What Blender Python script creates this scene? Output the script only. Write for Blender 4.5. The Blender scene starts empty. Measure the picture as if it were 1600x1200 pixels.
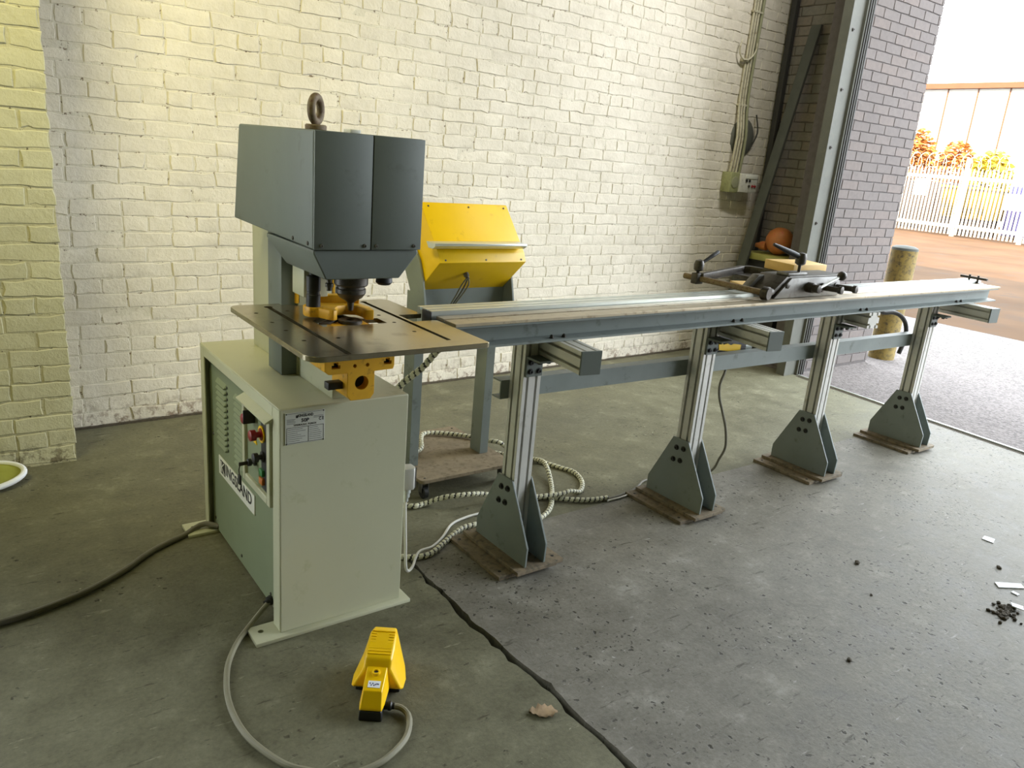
import bpy, bmesh, math, random
from mathutils import Vector, Matrix
random.seed(7)
SC = bpy.context.scene
COL = SC.collection

# ------------------------------------------------------------------ camera
FPX, PITCH, ROLL, YAW = 1202.263, 0.2873774, 0.0855997, 0.6523669
EYE = Vector((0.0, 0.0, 1.5))
fwd = Vector((math.sin(YAW)*math.cos(PITCH), math.cos(YAW)*math.cos(PITCH), -math.sin(PITCH)))
rgt = Vector((math.cos(YAW), -math.sin(YAW), 0.0))
upv = rgt.cross(fwd)
r2 = rgt*math.cos(ROLL) + upv*math.sin(ROLL)
u2 = -rgt*math.sin(ROLL) + upv*math.cos(ROLL)
cam_d = bpy.data.cameras.new('camera')
cam = bpy.data.objects.new('camera', cam_d)
COL.objects.link(cam)
R3 = Matrix((r2, u2, -fwd)).transposed()
cam.matrix_world = Matrix.Translation(EYE) @ R3.to_4x4()
cam_d.sensor_fit = 'HORIZONTAL'
cam_d.sensor_width = 36.0
cam_d.lens = FPX/1600.0*36.0
cam_d.clip_start = 0.02
cam_d.clip_end = 300
SC.camera = cam

# ------------------------------------------------------------------ world, sun, lamps, exposure
world = bpy.data.worlds.new('world')
SC.world = world
world.use_nodes = True
wn = world.node_tree.nodes
wn['Background'].inputs[0].default_value = (0.86, 0.93, 1.0, 1)
wn['Background'].inputs[1].default_value = 8.5

sun_d = bpy.data.lights.new('sun', 'SUN')
sun_d.energy = 18.0
sun_d.color = (1.0, 0.66, 0.32)
sun_d.angle = 0.01
sun = bpy.data.objects.new('sun', sun_d)
COL.objects.link(sun)
sun.rotation_euler = Vector((0.80, 0.22, -0.56)).to_track_quat('-Z', 'Y').to_euler()

def area(name, loc, aim, sx, sy, energy, color, portal=False):
    d = bpy.data.lights.new(name, 'AREA')
    d.shape = 'RECTANGLE'; d.size = sx; d.size_y = sy
    d.energy = energy; d.color = color
    o = bpy.data.objects.new(name, d)
    COL.objects.link(o)
    o.location = loc
    o.rotation_euler = (Vector(aim)-Vector(loc)).to_track_quat('-Z', 'Y').to_euler()
    if portal:
        d.cycles.is_portal = True
    return o
DOOR_Y0, DOOR_Y1, DOOR_Z = -2.4, 3.45, 4.6
area('door_portal', (5.75, (DOOR_Y0+DOOR_Y1)/2, DOOR_Z/2), (0, (DOOR_Y0+DOOR_Y1)/2, DOOR_Z/2), DOOR_Y1-DOOR_Y0, DOOR_Z, 1, (1, 1, 1), True)
# hall strip light high at the left; added unseen fill lamp for the right wall
la = area('strip_light_a', (-1.0, 1.8, 3.9), (1.1, 4.2, 2.0), 1.5, 0.2, 30, (1.0, 0.91, 0.46)); la.data.spread = 1.45
lb = area('fill_light_b', (4.7, 2.3, 4.6), (5.0, 4.3, 1.8), 1.5, 0.2, 34, (1.0, 0.99, 0.95)); lb.data.spread = 2.1

SC.view_settings.view_transform = 'Standard'
SC.view_settings.look = 'None'
SC.view_settings.gamma = 1.0
SC.view_settings.use_curve_mapping = False
SC.view_settings.exposure = 0.20

# ------------------------------------------------------------------ materials
def lin(c):
    c = c/255.0
    return c/12.92 if c <= 0.04045 else ((c+0.055)/1.055)**2.4
def rgb(r, g, b):
    return (lin(r), lin(g), lin(b), 1.0)
MATS = {}
def N(t, kind, **kw):
    n = t.nodes.new(kind)
    for k, v in kw.items():
        if k in n.inputs:
            n.inputs[k].default_value = v
        else:
            setattr(n, k, v)
    return n
def ramp(t, src, stops):
    r = t.nodes.new('ShaderNodeValToRGB')
    e = r.color_ramp.elements
    while len(e) < len(stops):
        e.new(0.5)
    for i, (p, c) in enumerate(stops):
        e[i].position = p
        e[i].color = c if len(c) == 4 else (*c, 1)
    t.links.new(src, r.inputs[0])
    return r
def mixc(t, fac, a, b, blend='MIX'):
    m = t.nodes.new('ShaderNodeMix')
    m.data_type = 'RGBA'; m.blend_type = blend
    for s, v in ((m.inputs[0], fac), (m.inputs[6], a), (m.inputs[7], b)):
        if hasattr(v, 'links'):
            t.links.new(v, s)
        else:
            s.default_value = v
    return m.outputs[2]
def mathn(t, op, a, b=None, clamp=False):
    m = t.nodes.new('ShaderNodeMath'); m.operation = op; m.use_clamp = clamp
    for s, v in ((m.inputs[0], a), (m.inputs[1], b)):
        if v is None: continue
        if hasattr(v, 'links'): t.links.new(v, s)
        else: s.default_value = v
    return m.outputs[0]
def base(name):
    m = bpy.data.materials.new(name); m.use_nodes = True
    t = m.node_tree
    p = t.nodes['Principled BSDF']
    MATS[name] = m
    return m, t, p
def pos(t):
    return t.nodes.new('ShaderNodeNewGeometry').outputs['Position']
def noise(t, vec, scale, detail=4, rough=0.55):
    n = t.nodes.new('ShaderNodeTexNoise')
    n.inputs['Scale'].default_value = scale
    n.inputs['Detail'].default_value = detail
    n.inputs['Roughness'].default_value = rough
    if vec is not None: t.links.new(vec, n.inputs['Vector'])
    return n.outputs['Fac']
def bump(t, p, h, strength, dist):
    b = t.nodes.new('ShaderNodeBump')
    b.inputs['Strength'].default_value = strength
    b.inputs['Distance'].default_value = dist
    t.links.new(h, b.inputs['Height'])
    t.links.new(b.outputs[0], p.inputs['Normal'])

def paint(name, col, rough=0.45, var=0.12, scale=6.0, metal=0.0, dirt=None, dirt_amt=0.0, spec=0.5, bmp=0.06, bscale=90):
    """painted or bare surface with soft tone variation, optional dirt blotches"""
    m, t, p = base(name)
    v = pos(t)
    n1 = noise(t, v, scale, 5)
    d = tuple(c*(1-var) for c in col[:3])+(1,)
    l = tuple(min(1, c*(1+var)) for c in col[:3])+(1,)
    c = ramp(t, n1, [(0.3, d), (0.7, l)]).outputs[0]
    if dirt is not None:
        n2 = noise(t, v, scale*3.1, 6, 0.65)
        f = ramp(t, n2, [(0.62-dirt_amt*0.25, (0, 0, 0, 1)), (0.78-dirt_amt*0.2, (1, 1, 1, 1))]).outputs[0]
        c = mixc(t, f, c, dirt)
    t.links.new(c, p.inputs['Base Color'])
    p.inputs['Roughness'].default_value = rough
    p.inputs['Metallic'].default_value = metal
    p.inputs['Specular IOR Level'].default_value = spec
    if bmp:
        bump(t, p, noise(t, v, bscale, 3), bmp, 0.002)
    return m

paint('grey_paint', rgb(100, 108, 102), 0.5, 0.06, 5, dirt=rgb(88, 94, 86), dirt_amt=0.1)
paint('steel_grey_paint', rgb(124, 132, 128), 0.5, 0.10, 5, dirt=rgb(92, 96, 90), dirt_amt=0.1)
paint('cream_paint', rgb(188, 188, 160), 0.42, 0.04, 3, dirt=rgb(168, 170, 132), dirt_amt=0.1)
paint('panel_paint', rgb(128, 138, 108), 0.5, 0.06, 4)
paint('safety_yellow', rgb(244, 198, 4), 0.4, 0.04, 6, dirt=rgb(214, 166, 14), dirt_amt=0.05)
paint('pedal_yellow', rgb(250, 200, 0), 0.32, 0.03, 6)
paint('casting_yellow', rgb(222, 168, 30), 0.45, 0.10, 12, dirt=rgb(150, 105, 30), dirt_amt=0.2)
paint('worn_yellow', rgb(132, 112, 54), 0.7, 0.2, 10, dirt=rgb(74, 64, 42), dirt_amt=0.55)
paint('table_steel', rgb(158, 150, 126), 0.24, 0.14, 5, metal=0.85, dirt=rgb(116, 105, 80), dirt_amt=0.35, bmp=0.03)
paint('strip_steel', rgb(176, 164, 140), 0.4, 0.12, 9, metal=0.6, dirt=rgb(128, 112, 84), dirt_amt=0.3, bmp=0.03)
paint('aluminium', rgb(206, 205, 198), 0.42, 0.05, 4, metal=0.3, dirt=rgb(170, 167, 154), dirt_amt=0.2, bmp=0.02)
paint('bright_aluminium', rgb(214, 220, 216), 0.3, 0.03, 4, metal=0.7, bmp=0.02)
paint('dark_steel', rgb(74, 70, 64), 0.42, 0.2, 18, metal=0.5, dirt=rgb(52, 44, 36), dirt_amt=0.4)
paint('grey_steel', rgb(104, 102, 97), 0.4, 0.12, 14, metal=0.5, dirt=rgb(84, 80, 72), dirt_amt=0.35)
paint('rusty_steel', rgb(124, 110, 88), 0.75, 0.2, 14, dirt=rgb(88, 82, 66), dirt_amt=0.6)
paint('rusty_iron', rgb(122, 106, 78), 0.7, 0.2, 40, dirt=rgb(96, 60, 44), dirt_amt=0.5)
paint('black_plastic', rgb(34, 34, 32), 0.5, 0.1, 20)
paint('slot_black', rgb(30, 29, 26), 0.8, 0.1, 20)
paint('red_plastic', rgb(138, 22, 26), 0.38, 0.05, 20)
paint('green_plastic', rgb(50, 120, 60), 0.4, 0.05, 20)
paint('amber_plastic', rgb(190, 110, 40), 0.4, 0.05, 20)
paint('cable_grey', rgb(132, 128, 106), 0.5, 0.08, 20)
paint('cable_dark', rgb(104, 100, 84), 0.55, 0.1, 20)
paint('cable_black', rgb(48, 46, 42), 0.5, 0.1, 20)
paint('cable_white', rgb(214, 212, 202), 0.45, 0.05, 20)
paint('hose_wrap', rgb(214, 212, 186), 0.45, 0.10, 14, dirt=rgb(176, 172, 128), dirt_amt=0.3)
paint('white_plate', rgb(226, 226, 216), 0.4, 0.03, 10)
paint('nameplate_metal', rgb(206, 208, 200), 0.35, 0.03, 10, metal=0.3)
paint('black_ink', rgb(24, 24, 24), 0.5, 0.0, 10)
paint('grey_ink', rgb(120, 122, 116), 0.5, 0.0, 10)
paint('pale_ink', rgb(178, 184, 182), 0.5, 0.0, 10)
paint('board_wood', rgb(136, 122, 98), 0.8, 0.18, 12, dirt=rgb(104, 90, 66), dirt_amt=0.45)
paint('yellow_wood', rgb(216, 180, 110), 0.6, 0.08, 9)
paint('white_paper', rgb(244, 246, 250), 0.8, 0.02, 10)
paint('dry_leaf', rgb(160, 136, 104), 0.8, 0.2, 60)
paint('dark_debris', rgb(74, 66, 52), 0.9, 0.3, 60)
paint('conduit_paint', rgb(190, 184, 160), 0.5, 0.12, 14, dirt=rgb(128, 112, 82), dirt_amt=0.35)
paint('box_paint', rgb(206, 204, 194), 0.5, 0.06, 14, dirt=rgb(150, 146, 128), dirt_amt=0.2)
paint('box_side_paint', rgb(150, 152, 108), 0.55, 0.15, 18, dirt=rgb(96, 96, 66), dirt_amt=0.3)
paint('dirty_green', rgb(142, 142, 112), 0.7, 0.12, 16)
paint('channel_steel', rgb(92, 93, 84), 0.6, 0.10, 8, dirt=rgb(100, 98, 86), dirt_amt=0.3)
paint('dark_channel', rgb(52, 51, 48), 0.65, 0.10, 8)
paint('weathered_plank', rgb(78, 80, 73), 0.8, 0.12, 9)
paint('orange_plastic', rgb(182, 112, 58), 0.5, 0.12, 14, dirt=rgb(190, 84, 60), dirt_amt=0.3)
paint('olive_board', rgb(160, 156, 84), 0.6, 0.12, 12)
paint('olive_plastic', rgb(150, 152, 60), 0.6, 0.15, 10)
paint('fence_white', rgb(176, 170, 158), 0.6, 0.06, 3)
paint('shed_white', rgb(170, 168, 158), 0.6, 0.04, 1)
paint('eave_brown', rgb(96, 58, 32), 0.7, 0.1, 2)
paint('skip_yellow', rgb(134, 112, 22), 0.6, 0.1, 2)
paint('blue_paint', rgb(48, 54, 110), 0.5, 0.1, 2)
paint('dark_stock', rgb(46, 38, 34), 0.8, 0.2, 2)
paint('autumn_foliage', rgb(156, 100, 44), 0.8, 0.35, 3)
paint('yellow_foliage', rgb(170, 152, 44), 0.8, 0.3, 3)
paint('ceiling_bounce_tint', rgb(80, 80, 50), 0.9, 0.05, 1)  # unseen; yellow-green tint invented for the light it bounces
paint('wall_bounce_tint', rgb(92, 92, 46), 0.9, 0.05, 1)  # unseen walls, tint invented to bounce yellow-green light into the shadows

def wall_material(name, light, dark, chip, chip_lo, joint=False):
    m, t, p = base(name)
    v = pos(t)
    n1 = noise(t, v, 1.6, 6, 0.6)
    n2 = noise(t, v, 16, 5, 0.6)
    n3 = noise(t, v, 42, 5, 0.7)
    c = ramp(t, n1, [(0.3, dark), (0.68, light)]).outputs[0]
    c = mixc(t, 0.35, c, ramp(t, n2, [(0.3, dark), (0.65, light)]).outputs[0])
    sep = t.nodes.new('ShaderNodeSeparateXYZ'); t.links.new(v, sep.inputs[0])
    oi = t.nodes.new('ShaderNodeObjectInfo').outputs['Random']
    c = mixc(t, 1.0, c, ramp(t, oi, [(0.0, (0.92, 0.92, 0.93, 1)), (1.0, (1.0, 1.0, 1.0, 1))]).outputs[0], 'MULTIPLY')
    # flaking: sparse dark spots, more of them low down near the floor
    low = ramp(t, sep.outputs[2], [(0.0, (1, 1, 1, 1)), (0.16, (0, 0, 0, 1))]).outputs[0]
    f0 = ramp(t, n3, [(chip_lo, (0, 0, 0, 1)), (chip_lo+0.03, (1, 1, 1, 1))]).outputs[0]
    f1 = ramp(t, noise(t, v, 22, 4, 0.7), [(0.50, (0, 0, 0, 1)), (0.60, (1, 1, 1, 1))]).outputs[0]
    f = mathn(t, 'MAXIMUM', f0, mathn(t, 'MULTIPLY', low, f1))
    c = mixc(t, f, c, chip)
    t.links.new(c, p.inputs['Base Color'])
    p.inputs['Roughness'].default_value = 0.62
    h = mathn(t, 'ADD', noise(t, v, 60, 5, 0.65), mathn(t, 'MULTIPLY', n2, 1.5))
    bump(t, p, h, 0.6, 0.005)
    return m
wall_material('wall_paint', rgb(230, 222, 206), rgb(206, 198, 180), rgb(132, 112, 94), 0.685)
wall_material('joint_paint', rgb(226, 220, 203), rgb(198, 190, 170), rgb(120, 104, 84), 0.60)
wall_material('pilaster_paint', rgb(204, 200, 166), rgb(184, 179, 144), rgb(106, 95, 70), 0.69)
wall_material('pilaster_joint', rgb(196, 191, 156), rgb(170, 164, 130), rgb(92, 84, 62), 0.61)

def brick_material(name, a, b, c3, jo):
    m, t, p = base(name)
    v = pos(t)
    oi = t.nodes.new('ShaderNodeObjectInfo').outputs['Random']
    c = ramp(t, oi, [(0.0, a), (0.55, b), (1.0, c3)]).outputs[0]
    n = noise(t, v, 30, 5, 0.65)
    c = mixc(t, ramp(t, n, [(0.4, (0, 0, 0, 1)), (0.75, (0.6, 0.6, 0.6, 1))]).outputs[0], c, jo)
    t.links.new(c, p.inputs['Base Color'])
    p.inputs['Roughness'].default_value = 0.8
    bump(t, p, n, 0.3, 0.004)
brick_material('jamb_brick', rgb(106, 98, 94), rgb(111, 103, 99), rgb(115, 104, 98), rgb(94, 88, 85))
brick_material('end_brick', rgb(132, 128, 120), rgb(138, 126, 114), rgb(124, 121, 115), rgb(108, 105, 99))
paint('jamb_joint', rgb(92, 86, 84), 0.9, 0.15, 20)
paint('end_joint', rgb(96, 90, 82), 0.9, 0.15, 20)

def concrete(name, tint, fleck):
    m, t, p = base(name)
    v = pos(t)
    def T(r, g, b): c = rgb(r, g, b); return (c[0]*tint[0], c[1]*tint[1], c[2]*tint[2], 1)
    n1 = noise(t, v, 0.9, 6, 0.6)
    n2 = noise(t, v, 6, 8, 0.72)
    n3 = noise(t, v, 70, 5, 0.75)
    c = ramp(t, n1, [(0.3, T(98, 95, 83)), (0.5, T(118, 115, 103)), (0.72, T(134, 132, 121))]).outputs[0]
    c2 = ramp(t, n2, [(0.32, T(66, 63, 53)), (0.46, T(106, 103, 92)), (0.56, T(124, 121, 110)), (0.68, T(162, 160, 150))]).outputs[0]
    c = mixc(t, 0.55, c, c2)
    c = mixc(t, 0.16, c, ramp(t, n3, [(0.35, T(70, 67, 57)), (0.65, T(160, 157, 146))]).outputs[0])
    # trowel scuffs, light and dark, and small pits
    for rot, sc_, lo, hi, col in ((0.5, (5, 26, 1), 0.60, 0.665, T(70, 67, 56)), (-0.35, (7, 34, 1), 0.62, 0.69, T(160, 158, 150)), (1.1, (16, 34, 1), 0.63, 0.68, T(52, 49, 40)), (0.2, (24, 60, 1), 0.645, 0.68, T(40, 38, 31)), (0.8, (22, 50, 1), 0.66, 0.70, T(190, 188, 182))):
        mp = t.nodes.new('ShaderNodeMapping'); t.links.new(v, mp.inputs[0])
        mp.inputs['Rotation'].default_value = (0, 0, rot)
        mp.inputs['Scale'].default_value = sc_
        ns = noise(t, mp.outputs[0], 1.3, 7, 0.72)
        f = ramp(t, ns, [(lo, (0, 0, 0, 1)), (hi, (0.8, 0.8, 0.8, 1))]).outputs[0]
        c = mixc(t, f, c, col)
    # pits and flecks: most are dark, some whitish
    ng = noise(t, v, 2.2, 4, 0.6)
    wob = t.nodes.new('ShaderNodeTexNoise'); wob.inputs['Scale'].default_value = 45; wob.inputs['Detail'].default_value = 3
    t.links.new(v, wob.inputs['Vector'])
    vw = t.nodes.new('ShaderNodeVectorMath'); vw.operation = 'MULTIPLY_ADD'
    t.links.new(wob.outputs['Color'], vw.inputs[0]); vw.inputs[1].default_value = (0.034, 0.034, 0.0); t.links.new(v, vw.inputs[2])
    pit = None
    for sc_, r0, r1, gate, col in ((13, 0.050, 0.085, 0.42+fleck, T(48, 46, 38)), (21, 0.05, 0.09, 0.47+fleck, T(56, 53, 45)), (31, 0.06, 0.11, 0.50+fleck, T(64, 61, 52)), (11, 0.025, 0.045, 0.56, T(176, 174, 166))):
        vo = t.nodes.new('ShaderNodeTexVoronoi'); vo.voronoi_dimensions = '2D'
        t.links.new(vw.outputs[0], vo.inputs['Vector'])
        vo.inputs['Scale'].default_value = sc_
        f2 = ramp(t, vo.outputs['Distance'], [(r0, (0.9, 0.9, 0.9, 1)), (r1, (0, 0, 0, 1))]).outputs[0]
        g2 = mathn(t, 'MULTIPLY', f2, ramp(t, ng, [(gate, (0, 0, 0, 1)), (gate+0.10, (1, 1, 1, 1))]).outputs[0])
        c = mixc(t, g2, c, col)
        if pit is None: pit = g2
    t.links.new(c, p.inputs['Base Color'])
    rr = ramp(t, n2, [(0.3, (0.52, 0.52, 0.52, 1)), (0.7, (0.76, 0.76, 0.76, 1))]).outputs[0]
    t.links.new(rr, p.inputs['Roughness'])
    p.inputs['Specular IOR Level'].default_value = 0.30
    h = mathn(t, 'ADD', mathn(t, 'MULTIPLY', n3, 0.15), n2)
    h = mathn(t, 'SUBTRACT', h, mathn(t, 'MULTIPLY', pit, 0.5))
    bump(t, p, h, 0.5, 0.008)
concrete('concrete', (1.06, 1.05, 1.06), 0.0)
concrete('shaded_concrete', (0.86, 0.87, 0.68), 0.11)  # olive darkening puts the left floor's shade and yellow-green cast into its colour
paint('tarmac', rgb(80, 63, 48), 0.95, 0.2, 0.6, dirt=rgb(74, 64, 56), dirt_amt=0.4, spec=0.05)
def asphalt():
    m, t, p = base('asphalt')
    v = pos(t)
    n1 = noise(t, v, 0.8, 5)
    vo = t.nodes.new('ShaderNodeTexVoronoi'); t.links.new(v, vo.inputs['Vector'])
    vo.inputs['Scale'].default_value = 70
    c = ramp(t, n1, [(0.3, rgb(104, 99, 97)), (0.7, rgb(124, 118, 115))]).outputs[0]
    c = mixc(t, 0.55, c, ramp(t, vo.outputs['Color'], [(0.1, rgb(76, 72, 71)), (0.8, rgb(138, 132, 129))]).outputs[0])
    t.links.new(c, p.inputs['Base Color'])
    p.inputs['Roughness'].default_value = 0.9
    p.inputs['Specular IOR Level'].default_value = 0.08
    bump(t, p, vo.outputs['Distance'], 0.5, 0.006)
asphalt()

# ------------------------------------------------------------------ mesh helpers
def BM(): return bmesh.new()
def box(bm, x0, x1, y0, y1, z0, z1, bev=0.0, seg=2):
    vs = [bm.verts.new((x, y, z)) for x in (x0, x1) for y in (y0, y1) for z in (z0, z1)]
    idx = ((0, 1, 3, 2), (4, 6, 7, 5), (0, 4, 5, 1), (2, 3, 7, 6), (0, 2, 6, 4), (1, 5, 7, 3))
    fs = [bm.faces.new([vs[i] for i in f]) for f in idx]
    if bev > 0:
        es = list({e for f in fs for e in f.edges})
        bmesh.ops.bevel(bm, geom=es, offset=bev, segments=seg, affect='EDGES', profile=0.5)
    return bm
def prism(bm, pts, axis, a0, a1, bev=0.0, seg=2):
    """extrude a 2-D outline; axis 'x': pts=(y,z); 'y': pts=(x,z); 'z': pts=(x,y)"""
    def mk(p, a):
        return {'x': (a, p[0], p[1]), 'y': (p[0], a, p[1]), 'z': (p[0], p[1], a)}[axis]
    A = [bm.verts.new(mk(p, a0)) for p in pts]
    B = [bm.verts.new(mk(p, a1)) for p in pts]
    n = len(pts); fs = []
    fs.append(bm.faces.new(A)); fs.append(bm.faces.new(B[::-1]))
    for i in range(n):
        fs.append(bm.faces.new((A[i], B[i], B[(i+1) % n], A[(i+1) % n])))
    bmesh.ops.recalc_face_normals(bm, faces=fs)
    if bev > 0:
        es = list({e for f in fs for e in f.edges})
        bmesh.ops.bevel(bm, geom=es, offset=bev, segments=seg, affect='EDGES', profile=0.5)
    return bm
def lathe(bm, prof, origin, direction=(0, 0, 1), segs=24):
    """prof: list of (radius, height) along direction from origin"""
    d = Vector(direction).normalized()
    a = Vector((1, 0, 0)) if abs(d.x) < 0.9 else Vector((0, 1, 0))
    u = d.cross(a).normalized(); w = d.cross(u)
    o = Vector(origin); rings = []
    for r, h in prof:
        if r <= 1e-6:
            rings.append([bm.verts.new(o+d*h)])
        else:
            rings.append([bm.verts.new(o+d*h+(u*math.cos(2*math.pi*k/segs)+w*math.sin(2*math.pi*k/segs))*r) for k in range(segs)])
    fs = []
    for A, B in zip(rings, rings[1:]):
        for k in range(segs):
            k2 = (k+1) % segs
            if len(A) == 1 and len(B) == 1: continue
            if len(A) == 1: fs.append(bm.faces.new((A[0], B[k2], B[k])))
            elif len(B) == 1: fs.append(bm.faces.new((A[k], A[k2], B[0])))
            else: fs.append(bm.faces.new((A[k], A[k2], B[k2], B[k])))
    for R_ in (rings[0], rings[-1]):
        if len(R_) > 1: fs.append(bm.faces.new(R_))
    bmesh.ops.recalc_face_normals(bm, faces=fs)
    return bm
def cyl(bm, p0, p1, r, segs=20, bev=0.0):
    p0 = Vector(p0); p1 = Vector(p1); L = (p1-p0).length
    pr = [(r, 0), (r, L)] if bev <= 0 else [(r-bev, 0), (r, bev), (r, L-bev), (r-bev, L)]
    return lathe(bm, pr, p0, p1-p0, segs)
def catmull(pts, step):
    P = [Vector(p) for p in pts]
    P = [P[0]*2-P[1]]+P+[P[-1]*2-P[-2]]
    out = []
    for i in range(1, len(P)-2):
        L = (P[i+1]-P[i]).length
        n = max(2, int(L/step))
        for k in range(n):
            s = k/n
            out.append(0.5*((2*P[i])+(P[i+1]-P[i-1])*s+(2*P[i-1]-5*P[i]+4*P[i+1]-P[i+2])*s*s+(-P[i-1]+3*P[i]-3*P[i+1]+P[i+2])*s**3))
    out.append(P[-2])
    return out
def tube(bm, pts, r, segs=10, step=0.015, closed_ends=True, wrap=None, smooth=True):
    """sweep a circle along a smooth path; wrap=(pitch, share, height) raises a helical band and gives it material 1"""
    C = catmull(pts, step) if smooth else [Vector(p) for p in pts]
    rings = []; u = None; s = 0; offs = []
    for i, c in enumerate(C):
        tng = (C[min(i+1, len(C)-1)]-C[max(i-1, 0)]).normalized()
        if u is None:
            a = Vector((0, 0, 1)) if abs(tng.z) < 0.9 else Vector((1, 0, 0))
            u = (a-tng*a.dot(tng)).normalized()
        else:
            u = (u-tng*u.dot(tng)).normalized()
        w = tng.cross(u)
        if i: s += (c-C[i-1]).length
        ring = []; off = []
        for k in range(segs):
            th = 2*math.pi*k/segs
            rr = r; band = 0
            if wrap:
                ph = (s/wrap[0]+k/segs) % 1.0
                band = 1 if ph < wrap[1] else 0
                rr = r+(wrap[2] if band else 0)
            ring.append(bm.verts.new(c+(u*math.cos(th)+w*math.sin(th))*rr)); off.append(band)
        rings.append(ring); offs.append(off)
    for i in range(len(rings)-1):
        for k in range(segs):
            k2 = (k+1) % segs
            f = bm.faces.new((rings[i][k], rings[i][k2], rings[i+1][k2], rings[i+1][k]))
            f.smooth = True
            if wrap and offs[i][k]+offs[i][k2]+offs[i+1][k]+offs[i+1][k2] >= 2: f.material_index = 1
    if closed_ends:
        bm.faces.new(rings[0][::-1]); bm.faces.new(rings[-1])
    return bm
def shade(me, ang=0.6):
    for p in me.polygons: p.use_smooth = True
    try: me.set_sharp_from_angle(angle=ang)
    except Exception: pass
def root_loc(o):
    v = Vector((0, 0, 0))
    while o is not None:
        v += o.location; o = o.parent
    return v
def obj(name, bm, mat, parent=None, smooth=True, ang=0.6):
    """link a bmesh built in world coordinates as one mesh object"""
    if parent is not None:
        bmesh.ops.translate(bm, verts=bm.verts, vec=-root_loc(parent))
    me = bpy.data.meshes.new(name)
    bm.to_mesh(me); bm.free()
    for mm in (mat if isinstance(mat, (list, tuple)) else [mat]):
        me.materials.append(MATS[mm])
    if smooth: shade(me, ang)
    o = bpy.data.objects.new(name, me)
    COL.objects.link(o)
    if parent is not None: o.parent = parent
    return o
def tag(o, label, cat, group=None, kind=None):
    o['label'] = label; o['category'] = cat
    if group: o['group'] = group
    if kind: o['kind'] = kind
    return o
def thing(name, label, cat, loc, group=None):
    o = bpy.data.objects.new(name, None); COL.objects.link(o)
    o.location = loc; o.empty_display_size = 0.1
    return tag(o, label, cat, group)
def struct(name, bm, mat, smooth=False):
    o = obj(name, bm, mat, None, smooth); o['kind'] = 'structure'
    return o
def lab(o, s): o['label'] = s; return o
def subtract(o, cutters):
    """carve bmesh solids (world coordinates) out of a mesh object, one after the other"""
    for c in cutters:
        bmesh.ops.translate(c, verts=c.verts, vec=-root_loc(o))
        bmesh.ops.recalc_face_normals(c, faces=c.faces)
        cm = bpy.data.meshes.new('cut'); c.to_mesh(cm); c.free()
        co = bpy.data.objects.new('cut', cm); COL.objects.link(co)
        co.parent = o.parent
        md = o.modifiers.new('b', 'BOOLEAN'); md.object = co; md.operation = 'DIFFERENCE'; md.solver = 'EXACT'
        bpy.context.view_layer.update()
        dg = bpy.context.evaluated_depsgraph_get()
        me = bpy.data.meshes.new_from_object(o.evaluated_get(dg))
        o.modifiers.clear(); old = o.data; o.data = me
        bpy.data.meshes.remove(old)
        bpy.data.objects.remove(co); bpy.data.meshes.remove(cm)
    shade(o.data, 0.5)
def text_mesh(name, s, size, mat, parent, origin, xdir, ydir, align='LEFT', bold=0.0, extrude=0.0004, width=None):
    cu = bpy.data.curves.new(name, 'FONT'); cu.body = s; cu.size = size
    cu.align_x = align; cu.align_y = 'BOTTOM_BASELINE' if False else 'BOTTOM'
    cu.extrude = extrude; cu.offset = bold; cu.resolution_u = 3
    to = bpy.data.objects.new('t', cu); COL.objects.link(to)
    bpy.context.view_layer.update()
    dg = bpy.context.evaluated_depsgraph_get()
    me = bpy.data.meshes.new_from_object(to.evaluated_get(dg))
    bpy.data.objects.remove(to); bpy.data.curves.remove(cu)
    xs = [v.co.x for v in me.vertices]
    sx = 1.0
    if width: sx = width/(max(xs)-min(xs))
    x = Vector(xdir).normalized(); y = Vector(ydir).normalized(); z = x.cross(y)
    off = Vector(origin)-root_loc(parent)
    for v in me.vertices:
        v.co = off+x*(v.co.x*sx)+y*v.co.y+z*v.co.z
    me.materials.clear(); me.materials.append(MATS[mat])
    o = bpy.data.objects.new(name, me); COL.objects.link(o); o.parent = parent
    return o
def instance(name, me, parent, loc, rot=None):
    o = bpy.data.objects.new(name, me); COL.objects.link(o)
    o.parent = parent; o.location = loc
    if rot is not None: o.rotation_euler = rot
    return o
def mesh_from(name, bm, mat, smooth=True, ang=0.6):
    me = bpy.data.meshes.new(name); bm.to_mesh(me); bm.free()
    me.materials.append(MATS[mat])
    if smooth: shade(me, ang)
    return me
def hexbolt(bm, c, d, r=0.009, h=0.007):
    c = Vector(c); d = Vector(d).normalized()
    lathe(bm, [(r*1.5, 0), (r*1.5, h*0.25)], c, d, 16)
    lathe(bm, [(r, h*0.25), (r, h), (r*0.55, h), (r*0.55, h*0.5), (0, h*0.5)], c, d, 14)
def rrect(x0, x1, y0, y1, r, n=5):
    out = []
    for cx, cy, a in ((x1-r, y1-r, 0), (x0+r, y1-r, 1), (x0+r, y0+r, 2), (x1-r, y0+r, 3)):
        for k in range(n+1):
            th = (a+k/n)*math.pi/2
            out.append((cx+r*math.cos(th), cy+r*math.sin(th)))
    return out
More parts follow.
